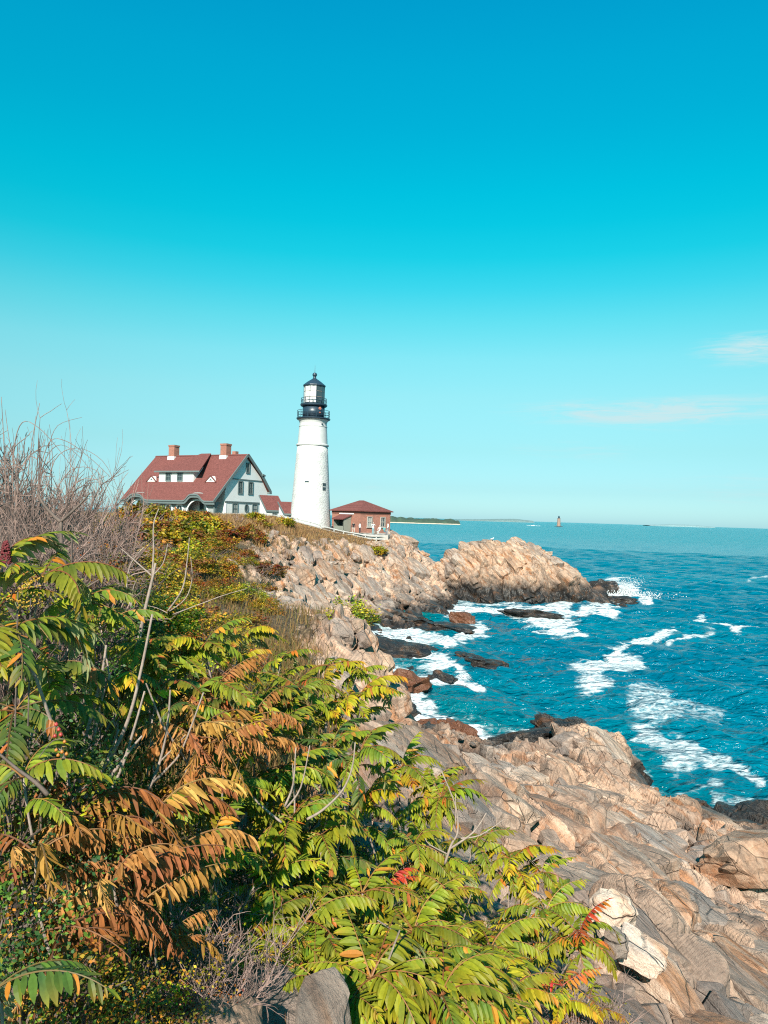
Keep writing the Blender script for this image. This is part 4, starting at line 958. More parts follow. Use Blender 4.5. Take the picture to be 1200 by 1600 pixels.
def roughen(me, seed, cuts=3, amp=1.0):
    bm = bmesh.new(); bm.from_mesh(me); bmesh.ops.triangulate(bm, faces=bm.faces[:])
    long = [e for e in bm.edges if e.calc_length() > .35]; bmesh.ops.subdivide_edges(bm, edges=long, cuts=cuts, use_grid_fill=True); bmesh.ops.triangulate(bm, faces=bm.faces[:])
    co = np.array([v.co for v in bm.verts]); d = amp*(.09*fbm(co*1.9+seed, 4, seed)+.16*soft_cells(co*np.array([1.3, 1.9, 2.6])+seed, seed, 22, .6)[0])
    bm.normal_update()
    for v, k in zip(bm.verts, d): v.co += v.normal*float(k)
    bm.to_mesh(me); bm.free(); return me
HULLS0 = [hull_mesh('rock_slab', 300+i, 4, .4, 3) for i in range(12)]
HULLS = [hull_mesh('rock_slab', 100+i, 4, .34, 2) for i in range(16)]
for i, h in enumerate(HULLS): roughen(h, i, 3, .55)
for h in HULLS: h.materials.append(M['rock'])
def land_normal(x, y, e=.4):
    z = land([(x, y), (x+e, y), (x, y+e)])[0]; return Vector((-(z[1]-z[0])/e, -(z[2]-z[0])/e, 1)).normalized(), float(z[0])
def block_basis(nrm, r, tilt):
    a = Vector(BA); up = (nrm*.75+Vector((0, 0, .25))+Vector((r.gauss(0, tilt), r.gauss(0, tilt), 0))).normalized()
    a = (a+Vector((r.gauss(0, .14), r.gauss(0, .14), 0))).normalized(); a = (a-up*a.dot(up)).normalized(); return Matrix((a, up.cross(a), up)).transposed()
def scatter(reg, n, size, space, seed, accept, asp=(1.0, .52, .42), lift=(-.55, -.05), tilt=.10, parent=None, joined=None, hmul=1.0):
    """dart-throw blocks over the base surface; reg gives candidate (x, y)"""
    r = random.Random(seed); got = []; tries = 0
    while len(got) < n and tries < n*40:
        tries += 1; x, y = reg(r)
        if not accept(x, y, r): continue
        s = r.uniform(*size)
        if any((x-gx_)**2+(y-gy_)**2 < (space*(s+gs)/2)**2 for gx_, gy_, gs in got): continue
        got.append((x, y, s)); nrm, z = land_normal(x, y)
        B = block_basis(nrm, r, tilt); hx, hy, hz = s*asp[0]*r.uniform(.8, 1.25), s*asp[1]*r.uniform(.7, 1.3), s*asp[2]*r.uniform(.7, 1.25)
        pos = Vector((x, y, z)) + (B @ Vector((0, 0, 1)))*hz*r.uniform(*lift)
        Mx = Matrix.Translation(pos) @ B.to_4x4() @ Matrix.Diagonal((hx, hy, hz, 1))
        me = HULLS[r.randrange(len(HULLS))] if joined is None else HULLS0[r.randrange(12)]
        if joined is not None: joined.append((me, Mx))
        else:
            o = bpy.data.objects.new('rock_slab', me); COL.objects.link(o); o.parent = parent; o.matrix_basis = (parent.matrix_basis.inverted() if parent else Matrix()) @ Mx
    return got
def ok_rock(lo, hi, smax, azl=-9, azh=31):
    def f(x, y, r):
        d = math.hypot(x, y); az_ = math.degrees(math.atan2(x, y))
        if not (lo < d < hi and azl < az_ < azh): return False
        z, so = land([(x, y)]); return z[0] > -.3 and so[0] < smax
    return f
def reg_near(r):
    d = math.exp(r.uniform(math.log(6.5), math.log(38))); a = math.radians(r.uniform(-4, 31)); return d*math.sin(a), d*math.cos(a)
def reg_head(r): return r.uniform(-16, 13), r.uniform(64, 122)
scatter(reg_near, 86, (.5, 1.0), .92, 1, ok_rock(11, 40, .35), (1.0, .66, .50), (-.42, .02), .13, ground)
scatter(reg_near, 104, (.28, .6), .85, 2, ok_rock(6.5, 40, .4), (1.0, .64, .52), (-.35, .25), .20, ground)
scatter(reg_head, 110, (1.0, 2.6), .80, 3, ok_rock(62, 124, .4), (1.0, .60, .5), (-.85, -.35), .18, ground)
def join_blocks(name, items, parent, m, **kw):
    V, Fq, o = [], [], 0
    for me, Mx in items:
        for v in me.vertices: V.append(Mx @ v.co)
        for p in me.polygons: Fq.append(tuple(i+o for i in p.vertices))
        o += len(me.vertices)
    me = bpy.data.meshes.new(name); me.from_pydata([tuple(v) for v in V], [], Fq); me.update(); ob = link(name, me, m, parent); return tag(ob, kind='stuff')
J = []
scatter(reg_near, 620, (.10, .36), .9, 5, ok_rock(6, 38, .5), (1.0, .62, .5), (-.3, .5), .35, None, J)
scatter(reg_head, 170, (.3, .8), .85, 6, ok_rock(60, 124, .62), (1.0, .65, .6), (-.4, .3), .35, None, J)
join_blocks('rubble', J, ground, M['rock'])
# islet blocks lie on its own heightfield
iv = np.empty(len(isl.data.vertices)*3, np.float32); isl.data.vertices.foreach_get('co', iv); iv = iv.reshape(-1, 3)
ISL_H = [h.copy() for h in HULLS]
for h in ISL_H: h.materials.clear(); h.materials.append(M['islet'])
r = random.Random(9); done = 0
while done < 110:
    k = r.randrange(len(iv)); p = iv[k]
    if p[2] < .2 or p[1] > 3.5: continue
    s = r.uniform(.5, 1.6); front = -min(1, max(0, (1.5-p[1])/6)); nrm = Vector((r.gauss(.06, .2), front*1.2+r.gauss(0, .15), .8)).normalized()
    B = block_basis(nrm, r, .1); Mx = Matrix.Translation(Vector(p)-nrm*s*.36) @ B.to_4x4() @ Matrix.Diagonal((s*r.uniform(.8, 1.3), s*r.uniform(.45, .8), s*r.uniform(.4, .6), 1))
    o = bpy.data.objects.new('rock_slab', ISL_H[r.randrange(16)]); COL.objects.link(o); o.parent = isl; o.matrix_basis = Mx; done += 1

# ------------------------------------------------------------------ single boulders and sea rocks
def boulder(name, loc, size, rot, m, label, seed, cat='rock', group=None, cuts=5, sub=True):
    wetr = m in (M['sea_rock'], M['red_rock'])
    me = hull_mesh(name, seed, cuts, .5 if not wetr else .8, 8 if not wetr else 16)
    if sub: roughen(me, seed, 3, .8 if not wetr else 2.0)
    return tag(link(name, me, m, None, loc, rot, size), label, cat, group)
p = P(452, 962, 36); boulder('boulder', (p.x, p.y, gz(p.x, p.y)+.35), (.95, .75, .62), (.2, .3, -.5), M['rock'], 'big pale angular boulder on the slope below the shrubs', 21)
p = P(418, 972, 35); boulder('boulder', (p.x, p.y, gz(p.x, p.y)+.15), (.5, .3, .55), (.3, .1, .4), M['rock'], 'upright dark edged boulder leaning against the big pale boulder', 22)
p = P(440, 915, 44); boulder('boulder', (p.x, p.y, gz(p.x, p.y)+.2), (.8, .55, .5), (.1, .2, .9), M['rock'], 'tan boulder among rust bushes above the big pale boulder', 23)
for k, (u, v, d, s, rz, lab) in enumerate(((470, 988, 33, .34, .2, 'small flat stone below the big pale boulder'), (502, 992, 33, .42, 1.0, 'flat pinkish stone left of the olive bush on the slope'), (488, 1006, 31, .4, .5, 'tilted slab stone on the scree above the sumacs'), (455, 1010, 30, .26, 2.2, 'rounded tan stone on the scree above the sumacs'))):
    p = P(u, v, d); boulder('stone', (p.x, p.y, gz(p.x, p.y)+.08), (s, s*.7, s*.4), (.15, .1, rz), M['rock'], lab, 30+k)
p = P(958, 1424, 9.2); boulder('boulder', (p.x, p.y, p.z-.05), (.23, .26, .27), (.25, .1, .5), M['white_rock'], 'upright white quartz block beside the last sumac fronds', 41, cuts=4)
p = P(1000, 1468, 8.6); boulder('boulder', (p.x, p.y, p.z-.12), (.34, .23, .14), (.1, .25, -.5), M['white_rock'], 'low white quartz slab below the upright white block', 42, cuts=3)
p = P(962, 1462, 8.3); boulder('boulder', (p.x, p.y, p.z-.08), (.11, .14, .13), (.2, .3, .8), M['grey_rock'], 'small dark grey stone wedged beside the white slab', 43)
p = P(500, 1582, 3.25); boulder('stone', (p.x, p.y, p.z-.05), (.125, .20, .12), (.5, .05, .15), M['grey_rock'], 'grey fibrous rounded stone at the bottom edge between sumacs', 44, cuts=2)
p = P(345, 1588, 3.1); boulder('stone', (p.x, p.y, p.z-.06), (.17, .15, .10), (.15, .25, .3), M['grey_rock'], 'blue grey shaded stone at the bottom edge left of centre', 45, cuts=2)
p = P(400, 1540, 3.7); boulder('boulder', (p.x, p.y, p.z-.22), (.30, .32, .26), (.2, .1, .7), M['rock'], 'sandy brown rock behind the two grey stones at the bottom', 46)
for k, (u, v, d, sx, sy, sz, rz, m_, lab) in enumerate((
        (628, 1022, 0, 2.6, 2.0, .75, .1, 'sea_rock', 'broad black wet ledge in the foam of the cove'), (757, 1042, 0, 1.7, 1.4, .6, -.4, 'sea_rock', 'outermost black rock awash in the cove'), (735, 1030, 0, 1.2, 1.2, .35, -.2, 'sea_rock', 'low black rock awash behind the outermost cove rock'),
        (640, 1082, 0, 1.25, 1.2, 1.15, .3, 'red_rock', 'rust brown weedy block standing at the edge of the cove'), (690, 1066, 0, .85, .8, .5, .9, 'sea_rock', 'small black rock in foam beside the rust brown block'), (608, 1098, 0, 1.3, 1.3, 1.0, 1.4, 'sea_rock', 'wet blue black block under the near cliff'),
        (618, 1120, 0, 1.2, .9, .8, .5, 'sea_rock', 'wet black block below the blue black one at the cliff foot'), (832, 965, 0, 3.2, 1.7, .75, -.15, 'sea_rock', 'flat black rock awash in front of the islet'), (945, 928, 0, 2.6, 2.0, 2.0, -.5, 'sea_rock', 'black rock at the seaward tip of the islet'), (960, 940, 0, 2.6, 1.2, .7, -.3, 'sea_rock', 'low black rock under the breaking spray'),
        (705, 1146, 0, .9, .6, .55, -.5, 'red_rock', 'red brown weedy rock at the near shore of the cove'), (725, 1158, 0, .75, .5, .55, -.7, 'red_rock', 'second red brown weedy rock, nearer the pale ledge'), (672, 1136, 0, .7, .4, .4, .1, 'red_rock', 'low red brown rock farthest left on the near shore'),
        (700, 985, 0, 3.4, 1.7, .65, .1, 'sea_rock', 'long flat dark ledge at the foot of the headland'), (655, 978, 0, 4.2, 2.2, .6, .15, 'sea_rock', 'blue black shelf of rock under the headland cliff'), (722, 972, 0, 1.5, 1.0, .8, -.2, 'red_rock', 'rust brown knob at the end of the flat dark ledge'),
        (1170, 1290, 0, 1.1, .9, .65, .2, 'sea_rock', 'dark wet rock at the waterline by the picture edge'), (1075, 1262, 0, .8, .6, .3, .5, 'sea_rock', 'small dark rock awash just off the pale ledge'), (1188, 1345, 18.0, 1.5, .9, .55, .35, 'rock', 'brown block standing at the seaward edge of the ledge'),
        (820, 1165, 0, 1.9, 1.0, .6, -.3, 'sea_rock', 'blue black wet slab beside the outcrop'), (875, 1152, 0, 1.7, 1.2, .95, -.3, 'sea_rock', 'black topped block on the far side of the outcrop'), (845, 1210, 28, .55, .5, .4, .2, 'rock', 'square brown stone sitting in a hollow of the ledge'))):
    q = PW(u, v, 0) if d == 0 else P(u, v, d); z = max(q.z, -.02)+sz*.12
    boulder('sea_rock' if 'sea' in m_ or 'red' in m_ else 'boulder', (q.x, q.y, z), (sx, sy, sz), (random.uniform(-.28, .28), random.uniform(-.28, .28), rz), M[m_], lab, 60+k, cuts=5)
k = np.argmax(iv[:, 2]-.25*np.hypot(iv[:, 0]+3.5, iv[:, 1]+1)); gull(tuple(iv[k]+np.array([19.4, 109.8, .05])), .4, 'gull standing on top of the rock islet')

# spray thrown up where the swell hits the islet
mb = MB(); r = random.Random(3); c = PW(975, 930, 0); ico = [(0, 0, 1), (.9, 0, .3), (-.45, .78, .3), (-.45, -.78, .3), (.45, .78, -.4), (-.9, 0, -.4), (.45, -.78, -.4), (0, 0, -1)]
icf = [(0, 1, 4), (0, 4, 2), (0, 2, 5), (0, 5, 3), (0, 3, 6), (0, 6, 1), (7, 4, 1), (7, 2, 4), (7, 5, 2), (7, 3, 5), (7, 6, 3), (7, 1, 6)]
for i in range(2600):
    t = abs(r.gauss(0, .45)); h = 3.6*t*math.exp(-t*.35); x = c.x+r.gauss(0, .55+.25*h)+.35*h; y = c.y+r.gauss(0, .8)
    if i > 1500: x = c.x+r.gauss(0, 3.4)-1; h = abs(r.gauss(0, .30)); y = c.y+r.gauss(0, 2.2)-1
    s = r.uniform(.02, .075)*(1.3 if h < 1 else .8); mb.add([(x+a*s, y+b*s, h+.02+c_*s) for a, b, c_ in ico], icf)
tag(mb.build('spray', M['spray']), 'white spray leaping where a wave breaks on the islet tip', kind='stuff')
# ------------------------------------------------------------------ sumac fronds
def lerp3(a, b, t): return tuple(x+(y-x)*t for x, y in zip(a, b))
GREEN, DEEP, LIME, YEL, ORG, RED, BRN, TAN = (.085, .145, .020), (.035, .085, .028), (.270, .280, .014), (.42, .31, .015), (.50, .17, .02), (.45, .05, .03), (.29, .125, .036), (.42, .225, .085)
def leaflet(mb, base, dirn, side, length, width, col, tipc, droop, fold, curl=0.0, nseg=4, r=random):
    """a folded, pointed blade; dirn = axis, side = across"""
    V, C = [], []; d = Vector(dirn).normalized(); p = Vector(base); s = Vector(side).normalized()
    if s.cross(d).z < 0: s = -s
    ws = (.28, .95, 1.0, .72, .0)
    for k in range(nseg+1):
        t = k/nseg; n = d.cross(s).normalized()
        if n.z < 0: n = -n
        w_ = width*ws[k]*.5; up = n*(w_*fold)
        cc = lerp3(col, tipc, t**2.2)
        V += [p-s*w_+up, p.copy(), p+s*w_+up]; C += [cc, tuple(x*.92 for x in cc), cc]
        if k < nseg:
            d = (d+Vector((0, 0, -droop/nseg))+n*curl/nseg).normalized(); s = (s-d*s.dot(d)).normalized(); p = p+d*(length/nseg)
    o = len(mb.v); mb.v += [tuple(v) for v in V]; mb.c += C
    for k in range(nseg):
        a = o+3*k; mb.f += [(a, a+1, a+4, a+3), (a+1, a+2, a+5, a+4)]
def frond_mesh(seed, L=.46, n=12, kind='green', hang=.75, arch=1.25):
    n += 2
    r = random.Random(seed); mb = MB(); pts = []
    p = Vector((0, 0, 0)); ang = r.uniform(.35, .7); yaw = 0; dead = kind in ('brown', 'dark_brown')
    bend = arch*r.uniform(.75, 1.25); yb = r.uniform(-.5, .5); N_ = 22
    for k in range(N_+1):
        pts.append(p.copy()); t = k/N_
        a = ang-bend*t**1.1*1.35; yaw = yb*t
        p = p+Vector((math.cos(a)*math.cos(yaw), math.cos(a)*math.sin(yaw), math.sin(a)))*(L/N_)
    rc = {'green': (.22, .10, .04), 'lime': (.26, .13, .05), 'deep': (.14, .09, .04), 'yellow': (.30, .12, .03), 'red': (.34, .05, .03), 'brown': (.22, .12, .06), 'dark_brown': (.14, .07, .04)}[kind]
    mb.tube(pts, [.0042*(1-.7*i/N_)+.0008 for i in range(N_+1)], 4, rc, False)
    pal = {'green': (GREEN, lerp3(GREEN, LIME, .6)), 'lime': (lerp3(GREEN, LIME, .25), lerp3(GREEN, LIME, .9)), 'deep': (DEEP, GREEN), 'yellow': (LIME, YEL), 'red': (ORG, RED), 'brown': (BRN, TAN), 'dark_brown': (tuple(x*.6 for x in BRN), BRN)}[kind]
    auto = 0 if dead else r.uniform(.0, .55) if kind in ('green', 'lime') else (.2 if kind == 'deep' else .8)
    skip = r.uniform(.05, .12) if not dead else .22
    for i in range(n):
        t = .13+.85*i/(n-1); f = t*N_; k = min(int(f), N_-1); q = pts[k].lerp(pts[k+1], f-k); tan = (pts[k+1]-pts[k]).normalized()
        lat = tan.cross(Vector((0, 0, 1))).normalized()
        ll = L*.27*(1.0-.62*abs(t-.42)**1.5*1.6)*r.uniform(.88, 1.1); ll *= (.55 if i == n-1 else 1)
        for sd in (1, -1):
            if r.random() < skip: continue
            hg = hang*r.uniform(.75, 1.3) if not dead else r.uniform(1.2, 3.0)
            d = lat*sd*(1.0 if not dead else .55)+tan*(.42+.5*t)+Vector((0, 0, -hg*.6)); d.normalize()
            c = lerp3(pal[0], pal[1], r.random()); m_ = max(0, (t-.72)/.28)*auto
            c = lerp3(c, lerp3(YEL, ORG, r.random()), min(1, m_*r.uniform(.4, 1.6)))
            tc = lerp3(c, YEL if r.random() < .8 else ORG, r.uniform(.05, .5)*(1 if not dead else 0))
            k_ = r.uniform(.65, 1.2); c = tuple(x*k_ for x in c)
            if not dead and r.random() < .07: c = tc = lerp3(BRN, ORG, r.random())
            sidev = (tan-d*tan.dot(d)).normalized()
            if dead: sidev = (sidev+lat*r.uniform(-.8, .8)).normalized(); sidev = (sidev-d*sidev.dot(d)).normalized()
            leaflet(mb, q, d, sidev, ll*(r.uniform(.8, 1.08) if not dead else r.uniform(.7, 1.15)), ll*(r.uniform(.23, .31) if not dead else .2), c, tc, hg*r.uniform(.5, 1.0), .35 if not dead else r.uniform(.5, 1.3), r.uniform(-.5, .5) if not dead else r.uniform(-1.4, 1.4), r=r)
    if not dead: leaflet(mb, pts[-1], (pts[-1]-pts[-2]), Vector((0, 1, 0)), L*.16, L*.045, pal[1], YEL, .4, .3, r=r)
    me = mb.mesh('frond', False, True); me.materials.append(M['dead_leaf'] if dead else M['leaf']); return me
FR = {k: [frond_mesh(hash_, n=nn, kind=k, hang=hg, arch=ar) for hash_, nn, hg, ar in spec] for k, spec in {
    'green': [(16, 12, .7, 1.6), (17, 10, .9, .7), (18, 13, 1.0, 1.1), (11, 12, .8, 1.2), (12, 13, .6, 1.0), (13, 11, .95, 1.5), (14, 12, .5, .8), (15, 13, .75, 1.35)],
    'lime': [(27, 11, 1.0, 1.5), (28, 13, .8, .7), (29, 10, .6, 1.3), (30, 12, 1.1, 1.0), (21, 12, .7, 1.2), (22, 13, .55, .95), (23, 12, .9, 1.4), (24, 11, .5, 1.1), (25, 13, .8, 1.3), (26, 12, .65, .8)],
    'deep': [(31, 12, .9, 1.2), (32, 11, .7, 1.0), (33, 13, .8, 1.4)], 'yellow': [(41, 11, .7, 1.1), (42, 12, .9, 1.4)], 'red': [(51, 9, .8, 1.2), (52, 8, .7, .9)],
    'brown': [(61, 12, 1, 1.1), (62, 11, 1, 1.5), (63, 12, 1, .8), (64, 13, 1, 1.3)], 'dark_brown': [(71, 12, 1, 1.3), (72, 11, 1, 1.0)]}.items()}

def stem_mesh(a, b, r0, r1, seed, bow=.12):
    r = random.Random(seed); a, b = Vector(a), Vector(b); L = (b-a).length; side = Vector((r.uniform(-1, 1), r.uniform(-1, 1), 0))*L*bow; pts = []
    for k in range(9): t = k/8; pts.append(a.lerp(b, t)+side*math.sin(math.pi*t)+Vector((r.gauss(0, .006), r.gauss(0, .006), 0)))
    return pts, [r0+(r1-r0)*k/8 for k in range(9)]
def sumac(u, v, d, mix, n, label, scale=1.0, spread=(0, 360), pitch=(-.15, .75), seed=0, cone=False, lean=(0, 0), bare=0):
    """one stem with a crown of fronds round its tip; mix = list of frond kinds"""
    r = random.Random(seed*7+3); tip = P(u, v, d); base = Vector((tip.x+lean[0]+r.uniform(-.12, .12), tip.y+lean[1]+r.uniform(-.05, .2), 0)); base.z = gz(base.x, base.y)-.08
    if base.z > tip.z-.35: base.z = tip.z-.35
    root = empty('sumac_shrub', base); tag(root, label, 'shrub', 'staghorn sumacs on the near bank')
    pts, rad = stem_mesh((0, 0, 0), tip-base, .012*scale, .006*scale, seed)
    mb = MB(); mb.tube(pts, rad, 7); mb.build('stem', M['bark'], root, True)
    if cone:
        mb = MB(); q = tip-base
        for k in range(160):
            t = r.random(); rr2 = .022*(1-t)**.6+.005; a = r.uniform(0, 6.28); s = .007
            c = q+Vector((math.cos(a)*rr2, math.sin(a)*rr2, .0+.11*t)); mb.add([c+Vector(o)*s for o in ico], icf)
        mb.build('fruit_cone', M['fruit'], root)
    for k in range(n):
        az_ = math.radians(spread[0]+(spread[1]-spread[0])*((k*.381966+r.uniform(-.06, .06)) % 1.0))
        kd = mix[k % len(mix)] if r.random() < .8 else r.choice(mix); me = r.choice(FR[kd]); tpos = pts[-1] if k < n*.65 else pts[-1].lerp(pts[-3], r.random()*.8)
        s = scale*r.uniform(.78, 1.15)
        o = bpy.data.objects.new('frond', me); COL.objects.link(o); o.parent = root
        o.location = tpos; o.rotation_mode = 'ZYX'; o.rotation_euler = (r.uniform(-.35, .35), -r.uniform(*pitch), az_); o.scale = (s, s*r.uniform(.9, 1.1), s)
    for k in range(bare):
        mb = MB(); q = pts[r.randrange(4, 8)]; e_ = q+Vector((r.uniform(-.25, .25), r.uniform(-.2, .1), r.uniform(.2, .5))); mb.tube([q, q.lerp(e_, .5)+Vector((r.gauss(0, .03), r.gauss(0, .03), 0)), e_], [.007, .006, .004], 5); mb.build('twig', M['bark'], root)
    return root
G, L_, Dp, Y_, B_, DB, RD = 'green', 'lime', 'deep', 'yellow', 'brown', 'dark_brown', 'red'
SUMACS = [
    (62, 905, 3.8, [G, L_, G], 8, 'broad leaved green sumac under the bare thicket, at the picture edge', 1.0, True),
    (14, 985, 3.3, [G, Dp], 6, 'sumac with large leaflets at the edge', 1.15, False),
    (8, 880, 3.8, [L_, G], 6, 'sumac bearing a dark red fruit cone at the picture edge', .95, True),
    (118, 950, 4.3, [G, L_], 7, 'small green sumac beside the yellow goldenrod', .85, False),
    (222, 1010, 5.2, [G, L_, G], 10, 'green sumac with yellow tips below the forked bare shrub', 1.0, False),
    (318, 1012, 5.4, [G, L_, G, Y_], 10, 'green sumac with upswept fronds topmost on the bank', 1.0, False),
    (250, 1070, 4.9, [Dp, G], 8, 'dark green sumac behind the cluster of bare stems', .95, False),
    (470, 1078, 6.0, [G, L_, G], 11, 'green sumac topmost beside the pale cliff edge', 1.0, False),
    (520, 1040, 7.0, [L_, G, Y_], 8, 'yellowing sumac standing out against the cove', 1.0, False),
    (560, 1090, 6.2, [G, L_, Y_], 10, 'sumac with long combed fronds reaching over the wet rocks', 1.0, False),
    (405, 1092, 5.6, [G, Dp], 10, 'green sumac just right of the brown withered one', 1.0, False),
    (335, 1075, 4.9, [B_, B_, G], 8, 'withered brown sumac highest on the bank', .9, False),
    (300, 1145, 4.3, [B_, DB, B_], 10, 'withered brown sumac with hanging curtain leaves in mid bank', 1.0, False),
    (390, 1125, 4.7, [B_, Y_, G, B_], 7, 'half brown sumac with one orange leaf', .9, False),
    (520, 1165, 5.4, [G, Dp, G], 10, 'blue green sumac with wide drooping fronds in the centre', 1.1, False),
    (430, 1215, 5.0, [L_, G], 10, 'bright lime sumac left of the curved bare twig', 1.0, False),
    (625, 1200, 7.4, [L_, Y_, G], 10, 'tall yellow green sumac beside the pink striped rock', 1.1, False),
    (690, 1245, 7.0, [L_, L_, G], 10, 'lime sumac with forked bare twigs by the pink rock', 1.0, False),
    (455, 1280, 4.7, [L_, L_, G], 11, 'lime sumac below the curved bare twig', 1.0, False),
    (560, 1265, 5.6, [L_, G, Y_], 10, 'lime sumac left of the grey rock patch', 1.0, False),
    (645, 1320, 6.0, [L_, G, L_], 10, 'lime sumac above the red and orange leaves', 1.0, False),
    (325, 1335, 4.1, [G, Dp, L_], 8, 'green sumac fronds pointing into the dark hollow', .95, False),
    (118, 1275, 3.3, [B_, B_, DB], 10, 'large withered brown sumac low at the picture edge', 1.1, False),
    (235, 1290, 3.4, [B_, DB], 7, 'withered brown sumac with mauve tinted leaflets', 1.05, False),
    (175, 1380, 3.0, [B_, B_], 9, 'withered sumac whose leaves hang straight down like rags', 1.0, False),
    (565, 1395, 4.7, [L_, G, L_], 10, 'lime sumac in front of the shaded hollow', 1.0, False),
    (605, 1385, 5.0, [RD, RD, Y_], 5, 'small sumac turned red and orange', .62, False),
    (700, 1395, 5.5, [L_, G, L_], 11, 'lime sumac in the middle of the lower bank', 1.0, False),
    (800, 1345, 6.4, [L_, Y_, G], 10, 'lime sumac overlapping the pale slabs', 1.0, False),
    (850, 1425, 5.9, [L_, G, L_], 10, 'green and lime sumac left of the white quartz block', .95, False),
    (645, 1455, 4.4, [L_, L_, G], 11, 'lime sumac with broad combs above the bottom row', 1.0, False),
    (765, 1480, 5.0, [L_, G], 11, 'lime sumac right of the broad combed one', 1.0, False),
    (478, 1440, 4.2, [G, L_], 9, 'green sumac left of the hollow above the grey stone', .9, False),
    (580, 1530, 3.7, [L_, L_], 11, 'bright sumac at the bottom edge right of the grey stone', 1.0, False),
    (690, 1555, 3.7, [L_, L_, G], 11, 'bright sumac at the bottom edge in the centre', 1.0, False),
    (905, 1460, 5.5, [G, L_, RD], 9, 'sumac with a red tipped frond over the white slab', .9, False),
    (420, 1385, 4.4, [L_, Y_, G], 8, 'sumac with one yellow frond beside the dark hollow', .9, False),
    (790, 1565, 4.2, [L_, Y_], 9, 'yellowing sumac at the bottom edge right of centre', .9, False),
    (880, 1540, 4.9, [L_, RD, Y_], 6, 'thin sumac with reddening leaves near the lower slab', .75, False),
    (-5, 1545, 2.1, [Dp, Y_], 4, 'dark frond with yellow end in the bottom corner', .7, False),
    (380, 1470, 3.9, [L_, Y_], 5, 'small lime sumac above the sandy brown rock', .7, False),
    (75, 1045, 3.9, [G, Dp], 8, 'dark green sumac left of the cluster of bare stems', .95, False),
    (25, 1110, 3.5, [Dp, G], 7, 'shaded sumac above the red rose hips', .95, False),
    (185, 1065, 4.7, [G, Dp, Y_], 8, 'sumac with one yellow frond behind the bare stems', .9, False),
    (375, 1000, 6.0, [G, L_, Y_], 9, 'sumac with upright fronds against the scree', .95, False),
    (150, 965, 5.0, [G, L_], 8, 'green sumac between the goldenrod and the forked shrub', .95, False),
    (440, 1030, 7.2, [L_, G], 8, 'small far sumac below the big pale boulder', .95, False),
    (415, 1160, 5.2, [G, L_, B_], 9, 'green sumac with one brown frond in the centre', .95, False),
    (355, 1235, 4.6, [G, L_], 9, 'green sumac beside the hanging curtain leaves', .95, False),
    (275, 1240, 4.2, [B_, DB, G], 8, 'rust brown sumac below the curtain leaves', .95, False),
    (55, 1335, 2.9, [B_, DB], 8, 'withered sumac low at the very edge', .9, False),
    (95, 1450, 2.7, [DB, B_], 7, 'dark withered sumac below the hanging rags', .8, False),
    (250, 1475, 3.2, [DB, B_], 6, 'small withered sumac above the blue grey stone', .7, False),
    (35, 1215, 3.1, [Dp, G], 6, 'shaded sumac under the leaning cane', .85, False),
    (265, 1360, 3.8, [G, Dp], 7, 'dark sumac right of the hanging rags', .9, False),
    (490, 1530, 3.8, [L_, G], 8, 'lime sumac behind the grey fibrous stone', .85, False),
    (410, 1455, 4.1, [G, L_, Y_], 8, 'green sumac above the sandy rock', .85, False),
    (500, 1350, 5.0, [L_, G, Dp], 9, 'mixed green sumac in the heart of the lower bank', 1.0, False),
    (740, 1320, 6.6, [G, L_], 9, 'green sumac under the forked pale twig', .95, False),
]
for k, (u, v, d, mix, n, lab, s_, cone) in enumerate(SUMACS): sumac(u, v, d, mix, int(n*1.3), lab, s_*.92, seed=k+1, cone=cone and k != 0, bare=(k % 3 == 0 and k != 39))

rc_ = random.Random(4)
for k, (u, v, d, mix, n, lab, s_, cone) in enumerate(SUMACS):   # a lower companion stem stands beside most of them
    if k in (0, 1, 2, 3, 26, 39) or k > 40: continue
    sgn = -1 if k % 2 else 1
    sumac(u+sgn*rc_.uniform(34, 52), v+rc_.uniform(12, 40), d-rc_.uniform(-.25, .25), mix, int(n*1.1), 'low sumac %s of the ' % ('right' if sgn > 0 else 'left')+lab.replace('just ', ''), s_*.76, seed=100+k)

# ------------------------------------------------------------------ bare stems and forked twigs
def bare_plant(name, label, lines, d, m, r0=.012, dz=.0, group=None, cat='shrub'):
    """lines: polylines in photograph pixels, all near distance d, the first point of the first line is the foot"""
    foot = P(*lines[0][0][:2], d); root = empty(name, foot); tag(root, label, cat, group); rr3 = random.Random(len(label))
    for ln in lines:
        rs = ln[-1] if not isinstance(ln[-1], tuple) else r0
        pl = [p for p in ln if isinstance(p, tuple)]
        W = [P(u, v, d+(o[0] if o else 0))-foot for u, v, *o in pl]
        # smooth
        S_ = []
        for i in range(len(W)-1):
            for q in range(4):
                t = q/4; p0, p1, p2, p3_ = W[max(i-1, 0)], W[i], W[i+1], W[min(i+2, len(W)-1)]
                S_.append(.5*((2*p1)+(p2-p0)*t+(2*p0-5*p1+4*p2-p3_)*t*t+(3*p1-p0-3*p2+p3_)*t**3))
        S_.append(W[-1]); n = len(S_)
        mb = MB(); mb.tube(S_, [rs*(1-.55*i/(n-1)) for i in range(n)], 6); mb.build('branch', m, root, True)
    return root
bare_plant('bare_sumac', 'cluster of tall leafless pinkish grey stems in the lower left bank', [
    [(122, 1250), (128, 1180), (148, 1100), (160, 1050), (166, 1008), .0125], [(140, 1240), (146, 1160), (160, 1090), (172, 1052), .009], [(130, 1252), (152, 1215), (185, 1160), (205, 1110), (222, 1040), (238, 960), .013],
    [(140, 1252), (175, 1210), (205, 1170), (222, 1150), .012], [(168, 1245), (190, 1200), (212, 1130), (226, 1080), .010], [(128, 1250), (158, 1205), (178, 1160), (186, 1140), .008]], 3.9, M['bark'])
